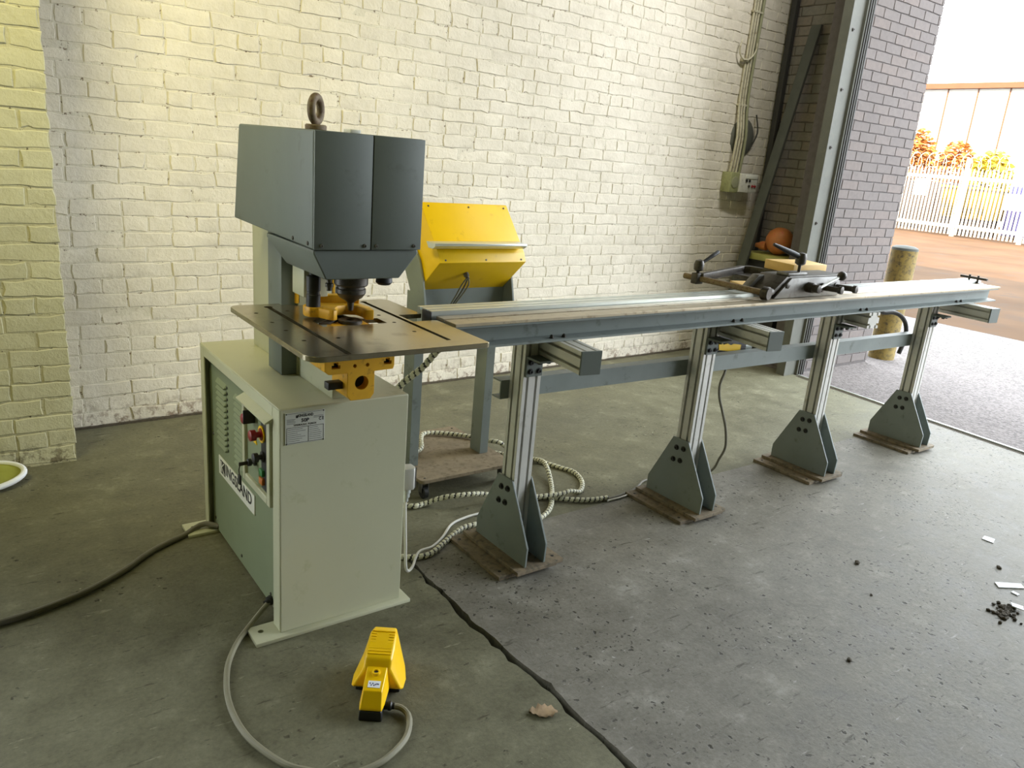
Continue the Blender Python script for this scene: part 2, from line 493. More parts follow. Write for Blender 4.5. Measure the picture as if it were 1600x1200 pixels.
def tslot(w, h, nw=2, nh=2, slot=0.0105, depth=0.016):
    """outline of an aluminium profile centred on 0, with open grooves on its faces"""
    pts = []
    def side(a, b, n):
        a = Vector(a); b = Vector(b); d = (b-a); L = d.length; d.normalize(); nrm = Vector((-d.y, d.x))
        pts.append(tuple(a))
        for i in range(n):
            m = L*(i+0.5)/n
            for s, dp in ((-slot/2, 0), (-slot/2, depth), (slot/2, depth), (slot/2, 0)):
                q = a+d*(m+s)+nrm*dp
                pts.append(tuple(q))
    W, H = w/2, h/2
    side((-W, -H), (W, -H), nw); side((W, -H), (W, H), nh); side((W, H), (-W, H), nw); side((-W, H), (-W, -H), nh)
    return pts

# ------------------------------------------------------------------ room shell
def jag(n, amp): return [random.uniform(-amp, amp) for _ in range(n)]
# floor with the open joint that runs across it towards the viewer
fl = BM()
JY = [-6.0+0.26*i for i in range(23)]+[0.0+0.03*i for i in range(78)]
def jx(y): return 1.318+0.010*math.sin(y*2.3)+0.006*math.sin(y*9+1)+0.004*math.sin(y*23)
L_, R_ = [], []
for y in JY:
    w = 0.0085 if y < 1.9 else 0.0085*max(0.05, (2.34-y)/0.44)
    L_.append((jx(y)-w-abs(random.gauss(0, 0.005)), y)); R_.append((jx(y)+w+abs(random.gauss(0, 0.004)), y))
def vv(p, z=0.0): return fl.verts.new((p[0], p[1], z))
lt = [vv(p) for p in L_]; rt = [vv(p) for p in R_]
lb = [vv(p, -0.05) for p in L_]; rb = [vv(p, -0.05) for p in R_]
lw = [vv((-4.5, p[1])) for p in L_]; rw = [vv((5.45, p[1])) for p in R_]
for i in range(len(JY)-1):
    fl.faces.new((lw[i], lt[i], lt[i+1], lw[i+1])); fl.faces.new((rt[i], rw[i], rw[i+1], rt[i+1]))
    fl.faces.new((lt[i], lb[i], lb[i+1], lt[i+1])); fl.faces.new((rb[i], rt[i], rt[i+1], rb[i+1]))
    fl.faces.new((lb[i], rb[i], rb[i+1], lb[i+1]))
e1 = vv((-4.5, 4.6)); e2 = vv((5.45, 4.6))
fl.faces.new((lw[-1], lt[-1], rt[-1], rw[-1], e2, e1))
bmesh.ops.recalc_face_normals(fl, faces=fl.faces)
fo = struct('floor', fl, ['concrete', 'shaded_concrete'])
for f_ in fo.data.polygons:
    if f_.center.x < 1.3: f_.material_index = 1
b = BM(); box(b, -4.5, 5.4, -6, 4.6, -0.2, -0.051); struct('floor_base', b, 'slot_black')
b = BM(); box(b, 5.45, 9.6, -40, 70, -0.25, -0.004); struct('pavement', b, 'asphalt')
b = BM(); box(b, 9.6, 75, -40, 80, -0.25, -0.006); struct('road', b, 'tarmac')

b = BM(); box(b, -4.7, 6.6, -6.2, 4.9, 5.0, 5.2); struct('ceiling', b, 'ceiling_bounce_tint')
b = BM(); box(b, -4.7, -4.5, -6.2, 4.9, -0.2, 5.0); struct('wall_left', b, 'wall_bounce_tint')
b = BM(); box(b, -4.5, 6.6, -6.2, -6.0, -0.2, 5.0); struct('wall_front', b, 'wall_bounce_tint')

# bricks: shared rough-edged meshes, front face towards -y at local y = 0
def brick_mesh(w, h, mat, jit=0.0026, dep=0.016, rnd=0.0022, wav=0.0014, side=False):
    bm = BM(); nx, nz = 5, 3
    g = {}
    for i in range(nx):
        for k in range(nz):
            x = -w/2+w*i/(nx-1); z = h*k/(nz-1)
            edge = i in (0, nx-1) or k in (0, nz-1)
            jx_, jz_ = random.gauss(0, jit), random.gauss(0, jit)
            ix = rnd if i == 0 else (-rnd if i == nx-1 else 0); iz = rnd if k == 0 else (-rnd if k == nz-1 else 0)
            g[i, k] = (x+jx_, z+jz_, bm.verts.new((x+jx_+ix, random.uniform(-wav, wav), z+jz_+iz)))
    for i in range(nx-1):
        for k in range(nz-1):
            bm.faces.new((g[i, k][2], g[i+1, k][2], g[i+1, k+1][2], g[i, k+1][2]))
    loop = [(i, 0) for i in range(nx)]+[(nx-1, k) for k in range(1, nz)]+[(i, nz-1) for i in range(nx-2, -1, -1)]+[(0, k) for k in range(nz-2, 0, -1)]
    r1 = [bm.verts.new((g[p][0], rnd*0.8, g[p][1])) for p in loop]
    r2_ = [bm.verts.new((g[p][0], dep if not side else 0.1, g[p][1])) for p in loop]
    n = len(loop)
    for a in range(n):
        c = (a+1) % n
        bm.faces.new((g[loop[c]][2], g[loop[a]][2], r1[a], r1[c]))
        bm.faces.new((r1[c], r1[a], r2_[a], r2_[c]))
    return mesh_from('brick', bm, mat, True, 0.3)
def project(p):
    d = Vector(p)-EYE
    return d.dot(r2), d.dot(u2), d.dot(fwd)
def seen_size(p, nrm):
    x, y, z = project(p)
    if z <= 0.1: return 0
    px, py = 800+FPX*x/z, 600-FPX*y/z
    if not (-60 < px < 1660 and -60 < py < 1260): return 0
    d = Vector(p)-EYE
    return abs(d.normalized().dot(nrm))/d.length_squared
def lay(parent, rows, mats, origin, xdir, nrm, keep=300, uneven=1.0):
    """rows: list of (z, course height, [(centre x, width, key)]) in the wall's own frame; meshes[key] lists variants.
    The largest ones in view become bricks of their own, the rest one joined part."""
    meshes, rest_mat = mats
    allb = []
    xd = Vector(xdir)
    for z, hgt, br in rows:
        for cx, w, key in br:
            p = Vector(origin)+xd*cx+Vector((0, 0, z+hgt/2))
            allb.append((seen_size(p, nrm)*w, cx, z, key))
    allb.sort(key=lambda q: -q[0])
    rest = []
    for i, (s, cx, z, key) in enumerate(allb):
        me = random.choice(meshes[key])
        if i < keep and s > 0:
            instance('brick', me, parent, (cx, random.uniform(-0.0020, 0.0020)*uneven, z), (random.gauss(0, 0.012)*uneven, 0, random.gauss(0, 0.006)*uneven))
        else:
            rest.append((me, cx, z))
    if rest:
        V, F = [], []
        for me, cx, z in rest:
            o = len(V); dy, tl = random.uniform(-0.0020, 0.0020)*uneven, random.gauss(0, 0.012)*uneven
            V += [(v.co.x+cx, v.co.y+dy-tl*v.co.z, v.co.z+z) for v in me.vertices]
            F += [[o+q for q in p.vertices] for p in me.polygons]
        me = bpy.data.meshes.new('brick_field'); me.from_pydata(V, [], F); me.materials.append(MATS[rest_mat]); shade(me, 0.3)
        o = bpy.data.objects.new('brick_field', me); COL.objects.link(o); o.parent = parent; o['kind'] = 'stuff'
def bond(x0, x1, z0, z1, course, style, ws=0.216, wh=0.103, gap=0.011):
    rows = []; z = z0; r = 0
    while z < z1:
        header = style == 'garden' and r % 4 == 1
        key, w = ('h', wh) if header else ('s', ws)
        step = w+gap
        off = 0.0 if (style != 'garden' and r % 2) else step*0.5
        if style == 'garden' and not header: off = step*(0.25+0.5*(r % 2))+random.uniform(-0.01, 0.01)
        x = x0-off; br = []
        while x < x1:
            a, c = max(x, x0), min(x+w, x1)
            if c-a > w-0.002: br.append(((a+c)/2, w, key))
            elif c-a > 0.02: br.append(((a+c)/2, c-a, ('cut', round((c-a)/0.02)*0.02 or 0.02)))
            x += step
        rows.append((z, course-gap, br)); z += course; r += 1
    return rows
def meshes_for(rows, mat, nvar=14, **kw):
    keys = {}
    for z, h, br in rows:
        for cx, w, key in br: keys.setdefault(key, (w, h))
    out = {}
    for k, (w, h) in keys.items():
        ww = w if not isinstance(k, tuple) else max(0.02, min(w, k[1]))
        out[k] = [brick_mesh(ww, h, mat, **kw) for _ in range(nvar if not isinstance(k, tuple) else 2)]
    return out
# back wall, slightly turned
WROT = 0.035
b = BM(); box(b, -1.2, 5.48, 0.0030, 0.30, -0.1, 5.0)
wall_back = struct('wall_back', b, 'joint_paint')
wall_back.location = (0.46, 4.175, 0); wall_back.rotation_euler = (0, 0, WROT)
rows = bond(-0.35, 5.475, 0.012, 3.35, 0.0755, 'garden', ws=0.2185, wh=0.1055, gap=0.009)
lay(wall_back, rows, (meshes_for(rows, 'wall_paint'), 'wall_paint'), (0.46, 4.175, 0), (math.cos(WROT), math.sin(WROT), 0), Vector((math.sin(WROT), -math.cos(WROT), 0)))
b = BM(); n_ = 60
A = [(0.39+5.09*k/n_, -0.010-abs(random.gauss(0, 0.006))) for k in range(n_+1)]
prism(b, A+[(5.48, 0.01), (0.39, 0.01)][::1], 'z', 0.0, 0.010)
for v in b.verts: v.co = Vector((0.46+(v.co.x-0.46)*math.cos(WROT)-v.co.y*math.sin(WROT), 4.175+(v.co.x-0.46)*math.sin(WROT)+v.co.y*math.cos(WROT), v.co.z))
struct('baseboard_back', b, 'dark_debris')
# pilaster at the left
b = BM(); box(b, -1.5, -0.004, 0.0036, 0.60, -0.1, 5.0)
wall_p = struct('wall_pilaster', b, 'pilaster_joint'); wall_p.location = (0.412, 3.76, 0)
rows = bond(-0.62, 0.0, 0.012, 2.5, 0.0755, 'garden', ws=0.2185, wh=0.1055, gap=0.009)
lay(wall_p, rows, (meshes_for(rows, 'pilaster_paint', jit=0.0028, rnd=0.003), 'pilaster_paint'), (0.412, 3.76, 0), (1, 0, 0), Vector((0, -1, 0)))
# jamb of the doorway: brick pier facing the room
b = BM(); box(b, 0.0, 1.035, 0.004, 0.27, -0.1, 5.0)
wall_j = struct('wall_jamb', b, 'jamb_joint'); wall_j.location = (5.545, 3.45, 0)
rows = bond(0.0, 1.045, 0.02, 3.2, 0.0722, 'stretcher', ws=0.217, gap=0.008)
lay(wall_j, rows, (meshes_for(rows, 'jamb_brick', jit=0.001, rnd=0.002, wav=0.0006), 'jamb_brick'), (5.545, 3.45, 0), (1, 0, 0), Vector((0, -1, 0)), uneven=0.4)
# dark return wall behind the door guide (faces -x)
b = BM(); box(b, 0.0, 0.79, 0.004, 0.66, -0.1, 5.0)
wall_r = struct('wall_right', b, 'end_joint'); wall_r.location = (5.93, 4.50, 0); wall_r.rotation_euler = (0, 0, -math.pi/2)
rows = bond(0.0, 0.785, 0.02, 3.2, 0.075, 'stretcher', ws=0.217, gap=0.008)
lay(wall_r, rows, (meshes_for(rows, 'end_brick', jit=0.0015, rnd=0.003), 'end_brick'), (5.93, 4.50, 0), (0, -1, 0), Vector((-1, 0, 0)))
# the rest of the end wall: right of the doorway and above it, and the building's outer bulk
b = BM(); box(b, 5.5, 6.58, -16, DOOR_Y0, -0.1, 7.0); box(b, 5.5, 6.58, DOOR_Y0, 3.95, DOOR_Z, 7.0); box(b, 6.10, 6.58, 3.72, 4.6, -0.1, 5.0); box(b, 5.96, 6.58, 4.55, 16, -0.1, 7.0); box(b, 5.5, 6.58, 3.95, 16, 5.0, 7.0)
struct('wall_end', b, 'wall_bounce_tint')
# steel guide of the roller door
b = BM(); prism(b, [(5.325, 3.44), (5.325, 3.425), (5.47, 3.425), (5.47, 3.405), (5.545, 3.405), (5.545, 3.445), (5.556, 3.445), (5.556, 3.50), (5.325, 3.50)], 'z', 0, 5.0)
g = struct('trim_1', b, 'channel_steel')
b = BM(); box(b, 5.487, 5.497, 3.397, 3.405, 0, 5.0); box(b, 5.515, 5.525, 3.397, 3.405, 0, 5.0); box(b, 5.545, 5.556, 3.40, 3.445, 0, 5.0)
obj('guide_rib', b, 'dark_channel', g, smooth=False)
boltme = BM(); hexbolt(boltme, (0, 0, 0), (0, -1, 0), 0.010, 0.008); boltme = mesh_from('bolt', boltme, 'dark_steel')
for z in (0.6, 1.2, 1.75, 2.15, 2.55): instance('bolt', boltme, g, (5.37, 3.425, z))
# threshold strip of the doorway
b = BM(); prism(b, [(5.135, 0.25), (5.15, 0.25), (5.463, 3.38), (5.447, 3.38)], 'z', -0.02, 0.012); prism(b, [(4.83, -2.9), (4.845, -2.9), (5.15, 0.25), (5.135, 0.25)], 'z', -0.02, 0.012)
struct('trim_2', b, 'bright_aluminium')
b = BM()
for x0, y0, x1, y1 in ((4.80, -2.9, 5.105, 0.25), (5.105, 0.25, 5.42, 3.38)):
    prism(b, [(x0, y0), (x0+0.025, y0), (x1+0.025, y1), (x1, y1)], 'z', -0.02, 0.0015)
struct('trim_3', b, 'dark_debris')
# rougher apron laid between threshold and yard
b = BM(); prism(b, [(5.15, 0.25), (4.845, -2.9), (6.2, -2.9), (6.2, 3.42), (5.463, 3.38)], 'z', -0.02, 0.003); struct('floor_apron', b, 'asphalt')

# ------------------------------------------------------------------ punching machine
MX = 0.972
pm = thing('punching_machine', 'grey and cream hydraulic punching machine with steel work table and lifting eye', 'machine', (MX, 2.3, 0))
CX0, CX1, CY0, CY1, CZ = 0.737, 1.155, 2.045, 2.872, 0.750
b = BM()
T = 0.006
box(b, CX0, CX1, CY0, CY0+T, 0.012, CZ, 0.0)
box(b, CX0, CX1, CY1-T, CY1, 0.012, CZ, 0.0)
box(b, CX0, CX1, CY0+T, CY1-T, CZ-T, CZ, 0.0)
box(b, CX0, CX0+T, CY0+T, CY0+0.062, 0.012, CZ-T)      # folded returns round the open sides
box(b, CX0, CX0+T, CY1-0.045, CY1-T, 0.012, CZ-T)
box(b, CX0, CX0+T, CY0+0.062, CY1-0.045, CZ-0.042, CZ-T)
box(b, CX1-T, CX1, CY0+T, CY1-T, 0.012, CZ-T)
body = obj('cabinet_body', b, 'cream_paint', pm)
md = body.modifiers.new('bev', 'BEVEL'); md.width = 0.004; md.segments = 3; md.limit_method = 'ANGLE'
for y0, y1 in ((2.022, 2.118), (2.80, 2.905)):
    b = BM(); box(b, 0.655, 1.185, y0, y1, 0, 0.013, 0.002)
    o = obj('base_plate', b, 'cream_paint', pm)
    cs = []
    for x in (0.688, 1.160):
        c = BM(); cyl(c, (x, (y0+y1)/2+0.012, -0.01), (x, (y0+y1)/2+0.012, 0.03), 0.009, 14); cs.append(c)
    subtract(o, cs)
    for x in (0.688, 1.160):
        b = BM(); cyl(b, (x, (y0+y1)/2+0.012, 0.0002), (x, (y0+y1)/2+0.012, 0.0015), 0.009, 14); obj('bolt_hole', b, 'slot_black', o)
# left side panel with louvres
b = BM(); box(b, 0.762, 0.768, CY0+0.02, CY1-0.02, 0.02, CZ-0.02)
sp = obj('side_panel', b, 'panel_paint', pm)
lv = BM()
n = 8
prof = [(0.0, -0.011), (-0.009, -0.009), (-0.010, -0.006), (0.0, 0.010)]
A = [lv.verts.new((x, -0.05, z)) for x, z in prof]; B_ = [lv.verts.new((x, 0.05, z)) for x, z in prof]
for i in range(3): lv.faces.new((A[i], A[i+1], B_[i+1], B_[i]))
a2 = lv.verts.new((0.0, -0.056, 0)); b2 = lv.verts.new((0.0, 0.056, 0))
lv.faces.new((a2, A[1], A[0])); lv.faces.new((a2, A[2], A[1])); lv.faces.new((a2, A[3], A[2]))
lv.faces.new((b2, B_[0], B_[1])); lv.faces.new((b2, B_[1], B_[2])); lv.faces.new((b2, B_[2], B_[3]))
lv.faces.new((A[0], B_[0], B_[3], A[3]))
bmesh.ops.recalc_face_normals(lv, faces=lv.faces)
lvm = mesh_from('louvre', lv, 'panel_paint', True, 0.5)
ho = BM(); lathe(ho, [(0.0055, 0), (0.0055, 0.0015), (0.0, 0.0015)], (0, 0, 0), (-1, 0, 0), 10); hom = mesh_from('louvre_hole', ho, 'slot_black')
O0 = Vector((MX, 2.3, 0))
for yc in (2.692, 2.488):
    for k in range(12):
        z = 0.405+k*0.0215
        instance('louvre', lvm, sp, Vector((0.762, yc, z))-O0)
        instance('louvre_hole', hom, sp, Vector((0.762, yc-0.060, z))-O0)
sc = BM(); lathe(sc, [(0.006, 0), (0.006, 0.002), (0.004, 0.0035), (0, 0.0035)], (0, 0, 0), (-1, 0, 0), 12); scm = mesh_from('screw', sc, 'dark_steel')
for y, z in ((2.815, 0.41), (2.815, 0.06), (2.5, 0.05), (2.20, 0.06)): instance('screw', scm, sp, Vector((0.762, y, z))-O0)
# badge with the maker's name
b = BM(); prism(b, [(2.345, 0.278), (2.745, 0.278), (2.745, 0.350), (2.345, 0.350)], 'x', 0.7585, 0.762, 0.0005, 1)
bd = obj('maker_badge', b, 'white_plate', pm); lab(bd, 'white maker plate lettered in black')
b = BM(); box(b, 0.7577, 0.7586, 2.666, 2.722, 0.290, 0.340)
lg = obj('logo_block', b, 'black_ink', bd)
b = BM()
for pts in ([(2.708, 0.294), (2.716, 0.294), (2.716, 0.336), (2.708, 0.336)], [(2.702, 0.316), (2.708, 0.316), (2.684, 0.336), (2.674, 0.336)], [(2.702, 0.313), (2.708, 0.316), (2.682, 0.294), (2.671, 0.294)]):
    prism(b, pts, 'x', 0.7568, 0.7578)
obj('logo_letter', b, 'white_plate', lg)
text_mesh('lettering', 'INGSLAND', 0.060, 'black_ink', bd, (0.7582, 2.660, 0.290), (0, -1, 0), (0, 0, 1), bold=0.0012, width=0.285)
# control panel recessed in a bezel
b = BM()
F = 0.028
box(b, 0.728, 0.765, 2.108, 2.108+F, 0.415, 0.700); box(b, 0.728, 0.765, 2.365-F*0.8, 2.365, 0.415, 0.700)
box(b, 0.728, 0.765, 2.108+F, 2.365-F*0.8, 0.415, 0.440); box(b, 0.728, 0.765, 2.108+F, 2.365-F*0.8, 0.675, 0.700)
cp = obj('control_panel', b, 'cream_paint', pm)
md = cp.modifiers.new('bev', 'BEVEL'); md.width = 0.003; md.segments = 2; md.limit_method = 'ANGLE'
b = BM(); prism(b, [(0.765, 0.700), (0.712, 0.690), (0.712, 0.694), (0.765, 0.722)], 'y', 2.10, 2.37); obj('hood', b, 'cream_paint', cp)
b = BM(); box(b, 0.738, 0.743, 2.13, 2.35, 0.435, 0.68); obj('panel_face', b, 'panel_paint', cp)
b = BM(); box(b, 0.7365, 0.738, 2.140, 2.205, 0.445, 0.672); obj('panel_strip', b, 'black_ink', cp)
def knob(y, z, mat, r, h, name, label=None):
    k = BM(); lathe(k, [(r*1.15, 0), (r*1.15, 0.006), (r*0.55, 0.007), (r*0.55, h*0.5), (r, h*0.55), (r, h*0.95), (r*0.8, h), (0, h)], (0.737, y, z), (-1, 0, 0), 20)
    o = obj(name, k, mat, cp)
    if label: lab(o, label)
knob(2.195, 0.625, 'red_plastic', 0.017, 0.040, 'stop_button', 'red mushroom stop button')
knob(2.285, 0.650, 'red_plastic', 0.016, 0.034, 'isolator_knob', 'red isolator knob')
k = BM(); lathe(k, [(0.027, 0), (0.027, 0.004), (0, 0.004)], (0.7368, 2.195, 0.625), (-1, 0, 0), 24); lab(obj('yellow_collar', k, 'safety_yellow', cp), 'yellow collar round the stop button')
b = BM(); box(b, 0.700, 0.737, 2.258, 2.264, 0.640, 0.685, 0.002); obj('isolator_guard', b, 'black_plastic', cp)
knob(2.185, 0.555, 'black_plastic', 0.015, 0.034, 'selector_switch', 'black selector switch')
knob(2.262, 0.510, 'black_plastic', 0.012, 0.026, 'key_switch', 'black key switch')
k = BM(); box(k, 0.684, 0.713, 2.258, 2.262, 0.504, 0.516, 0.001); tube(k, [(0.688, 2.26, 0.505), (0.685, 2.262, 0.49), (0.686, 2.258, 0.47)], 0.002, 6); obj('key', k, 'dark_steel', cp)
k = BM(); box(k, 0.682, 0.690, 2.250, 2.270, 0.442, 0.474, 0.003); obj('key_fob', k, 'black_plastic', cp)
b = BM(); box(b, 0.727, 0.738, 2.175, 2.205, 0.490, 0.512, 0.003); lab(obj('start_button', b, 'green_plastic', cp), 'green start button')
b = BM(); box(b, 0.727, 0.738, 2.175, 2.205, 0.462, 0.484, 0.003); lab(obj('lamp_button', b, 'amber_plastic', cp), 'amber button')
b = BM(); prism(b, [(2.245, 0.572), (2.275, 0.572), (2.26, 0.598)], 'x', 0.7355, 0.738); lab(obj('warning_sign', b, 'safety_yellow', cp), 'yellow warning triangle')
# rating plate on the front
b = BM(); box(b, 0.752, 0.873, CY0-0.0025, CY0, 0.640, 0.738, 0.0006, 1)
rp = obj('rating_plate', b, 'nameplate_metal', pm); lab(rp, 'small printed rating plate')
YP = CY0-0.0026
XD, ZD = (1, 0, 0), (0, 0, 1)
text_mesh('lettering', 'KINGSLAND', 0.0115, 'black_ink', rp, (0.790, YP, 0.7205), XD, ZD, bold=0.0005, width=0.047, extrude=0.0002)
b = BM(); box(b, 0.7845, 0.7905, YP-0.0004, YP+0.0002, 0.7205, 0.7285); obj('logo_block', b, 'black_ink', rp)
text_mesh('lettering', '50P', 0.015, 'black_ink', rp, (0.8005, YP, 0.7035), XD, ZD, bold=0.0006, width=0.024, extrude=0.0002)
text_mesh('lettering', 'C E', 0.013, 'black_ink', rp, (0.8545, YP, 0.7035), XD, ZD, bold=0.0004, width=0.015, extrude=0.0002)
text_mesh('lettering', 'HYDRAULIC PUNCH', 0.0075, 'black_ink', rp, (0.778, YP, 0.6945), XD, ZD, bold=0.0003, width=0.068, extrude=0.0002)
b = BM()
def bar(x0, x1, z0, z1, d=0.0004): box(b, x0, x1, YP-d, YP+0.0003, z0, z1)
for z in (0.6915, 0.6435): bar(0.757, 0.869, z-0.0006, z+0.0006)
for x in (0.757, 0.8225, 0.869): bar(x-0.0006, x+0.0006, 0.6435, 0.6915)
bar(0.754, 0.871, 0.7345, 0.7352)
obj('printed_frame', b, 'black_ink', rp)
b = BM()
for z in (0.7165, 0.7125, 0.7085, 0.7035): bar(0.757, 0.757+random.uniform(0.02, 0.036), z, z+0.0016)
for z in (0.7195, 0.7155): bar(0.838, 0.868, z, z+0.0016)
for z in (0.686, 0.680, 0.674, 0.668, 0.662, 0.656, 0.650):
    bar(0.760, 0.760+random.uniform(0.025, 0.058), z-0.0008, z+0.0008); bar(0.8255, 0.8255+random.uniform(0.02, 0.039), z-0.0008, z+0.0008)
obj('small_print', b, 'grey_ink', rp)
b = BM()
for x in (0.756, 0.869):
    for z in (0.6425, 0.7345): lathe(b, [(0.0022, 0), (0.0018, 0.001), (0, 0.001)], (x, YP, z), (0, -1, 0), 10)
obj('rivet', b, 'dark_steel', rp)
# plug and gland at the right side
b = BM(); prism(b, [(1.160, 2.062), (1.196, 2.055), (1.207, 2.068), (1.207, 2.10), (1.160, 2.115)], 'z', 0.405, 0.482, 0.003)
pl = obj('connector_plug', b, 'aluminium', pm); lab(pl, 'ribbed grey metal connector plug')
for y in (2.064, 2.075, 2.086):
    b = BM(); box(b, 1.204, 1.209, y, y+0.004, 0.407, 0.480); obj('connector_rib', b, 'grey_steel', pl)
b = BM(); lathe(b, [(0.017, 0), (0.017, 0.02), (0.0145, 0.022), (0.0145, 0.036), (0.010, 0.04), (0.010, 0.052)], (1.183, 2.085, 0.407), (0, 0, -1), 16); obj('connector_gland', b, 'bright_aluminium', pl)
# frame: column, throat plate and lower jaw
b = BM(); box(b, 0.912, 1.032, 2.36, 2.80, CZ, 1.50, 0.003)
obj('frame_plate', b, 'cream_paint', pm)
b = BM(); box(b, 0.914, 1.030, 2.085, 2.36, CZ, 0.970, 0.003); obj('lower_jaw', b, 'cream_paint', pm)
b = BM(); box(b, 0.862, 1.082, 2.372, 2.494, CZ+0.001, 1.24, 0.002); obj('column', b, 'grey_paint', pm)
for x in (0.905, 1.026):
    b = BM(); box(b, x, x+0.013, 2.36, 2.372, 0.99, 1.20, 0.001); obj('throat_edge', b, 'casting_yellow', pm)
# yellow die block hanging below the table front
b = BM()
blk = [(0.842, 0.970), (0.842, 0.872), (0.854, 0.862), (0.912, 0.861), (0.912, 0.792), (0.924, 0.777), (0.986, 0.777), (0.998, 0.792), (0.998, 0.861), (1.058, 0.862), (1.062, 0.872), (1.062, 0.970)]
prism(b, blk, 'y', 1.975, 2.085, 0.0015, 1)
db = obj('die_block', b, 'casting_yellow', pm); lab(db, 'yellow cast die block under the table')
c = BM(); cyl(c, (0.957, 1.95, 0.829), (0.957, 2.02, 0.829), 0.0215, 24); cs = [c]
for x in (0.934, 0.974):
    c = BM(); cyl(c, (x, 1.95, 0.882), (x, 2.0, 0.882), 0.0058, 14); cs.append(c)
for x in (0.876, 1.039):
    c = BM(); box(c, x-0.013, x+0.013, 1.95, 2.0, 0.878, 0.889); cs.append(c)
    c = BM(); box(c, x-0.007, x+0.007, 1.95, 2.0, 0.884, 0.897); cs.append(c)
subtract(db, cs)
b = BM(); cyl(b, (0.957, 2.006, 0.829), (0.957, 2.019, 0.829), 0.0222, 24); obj('block_hole', b, 'slot_black', db)
for x in (0.934, 0.974):
    b = BM(); cyl(b, (x, 1.992, 0.882), (x, 1.999, 0.882), 0.006, 12); obj('block_hole', b, 'slot_black', db)
for x in (0.876, 1.039):
    b = BM(); box(b, x-0.0125, x+0.0125, 1.992, 1.999, 0.8785, 0.8885); obj('block_slot', b, 'slot_black', db)
b = BM(); box(b, 0.866, 0.912, 2.005, 2.035, 0.806, 0.828, 0.002); obj('locking_pin', b, 'black_plastic', db)
# work table
TZ, TT = 0.985, 0.0145
out = []
def arc(cx, cy, r, a0, a1, n=5):
    return [(cx+r*math.cos(a0+(a1-a0)*k/n), cy+r*math.sin(a0+(a1-a0)*k/n)) for k in range(n+1)]
H = math.pi/2
out += arc(0.702+0.045, 1.742+0.045, 0.045, 2*H, 3*H)
out += arc(1.243-0.012, 1.742+0.012, 0.012, 3*H, 4*H)
out += [(1.243, 2.047), (1.160, 2.047), (1.160, 2.142), (1.243, 2.142)]
out += arc(1.243-0.03, 2.395-0.03, 0.03, 0, H)
out += [(1.055, 2.395), (1.048, 2.358), (0.896, 2.358), (0.886, 2.395)]
out += arc(0.702+0.03, 2.395-0.03, 0.03, H, 2*H)
b = BM(); prism(b, out, 'z', TZ-TT, TZ, 0.0012, 1)
tb = obj('work_table', b, 'table_steel', pm); lab(tb, 'stained bare steel work table with slots')
cs = []
for x, y0, y1 in ((0.812, 1.752, 2.345), (1.142, 1.805, 2.36)):
    c = BM(); box(c, x-0.0075, x+0.0075, y0, y1, TZ-0.012, TZ+0.02); cs.append(c)
c = BM(); cyl(c, (0.812, 2.348, TZ-0.012), (0.812, 2.348, TZ+0.02), 0.014, 18); cs.append(c)
c = BM(); cyl(c, (1.142, 2.36, TZ-0.012), (1.142, 2.36, TZ+0.02), 0.011, 18); cs.append(c)
c = BM(); prism(c, [(0.868, 2.050), (1.072, 2.050), (1.072, 2.118), (1.004, 2.122), (0.985, 2.200), (0.940, 2.200), (0.868, 2.130)], 'z', TZ-0.03, TZ+0.02); cs.append(c)
for x, y in ((0.748, 2.271), (0.751, 2.141), (0.753, 2.037), (0.757, 1.915), (0.855, 1.917), (0.848, 2.28), (1.097, 2.156), (1.096, 2.051), (1.097, 1.927)):
    c = BM(); cyl(c, (x, y, TZ-0.012), (x, y, TZ+0.02), 0.0065, 14); cs.append(c)
subtract(tb, cs)
b = BM()
for x, y0, y1 in ((0.812, 1.752, 2.345), (1.142, 1.805, 2.36)): box(b, x-0.008, x+0.008, y0, y1, TZ-0.0135, TZ-0.0118)
for x, y in ((0.748, 2.271), (0.751, 2.141), (0.753, 2.037), (0.757, 1.915), (0.855, 1.917), (0.848, 2.28), (1.097, 2.156), (1.096, 2.051), (1.097, 1.927)): cyl(b, (x, y, TZ-0.0128), (x, y, TZ-0.0112), 0.0068, 12)
cyl(b, (0.812, 2.348, TZ-0.0128), (0.812, 2.348, TZ-0.0112), 0.0145, 14)
obj('slot_floor', b, 'slot_black', tb)
b = BM(); box(b, 0.908, 1.020, 2.052, 2.118, 0.950, 0.981, 0.001); obj('die_holder', b, 'casting_yellow', tb)
b = BM(); lathe(b, [(0.036, 0), (0.036, 0.008), (0.034, 0.010), (0.011, 0.010), (0.010, 0.004), (0, 0.004)], (0.973, 2.098, 0.9805), (0, 0, 1), 32); obj('die', b, 'dark_steel', tb)
b = BM(); box(b, 0.86, 1.085, 2.04, 2.21, 0.945, 0.949); obj('table_well', b, 'slot_black', tb)
b = BM(); prism(b, [(0.872, 2.096), (0.945, 2.150), (0.950, 2.125), (0.905, 2.090)], 'z', 0.981, 0.987, 0.001, 1); obj('stop_plate', b, 'dark_steel', tb)
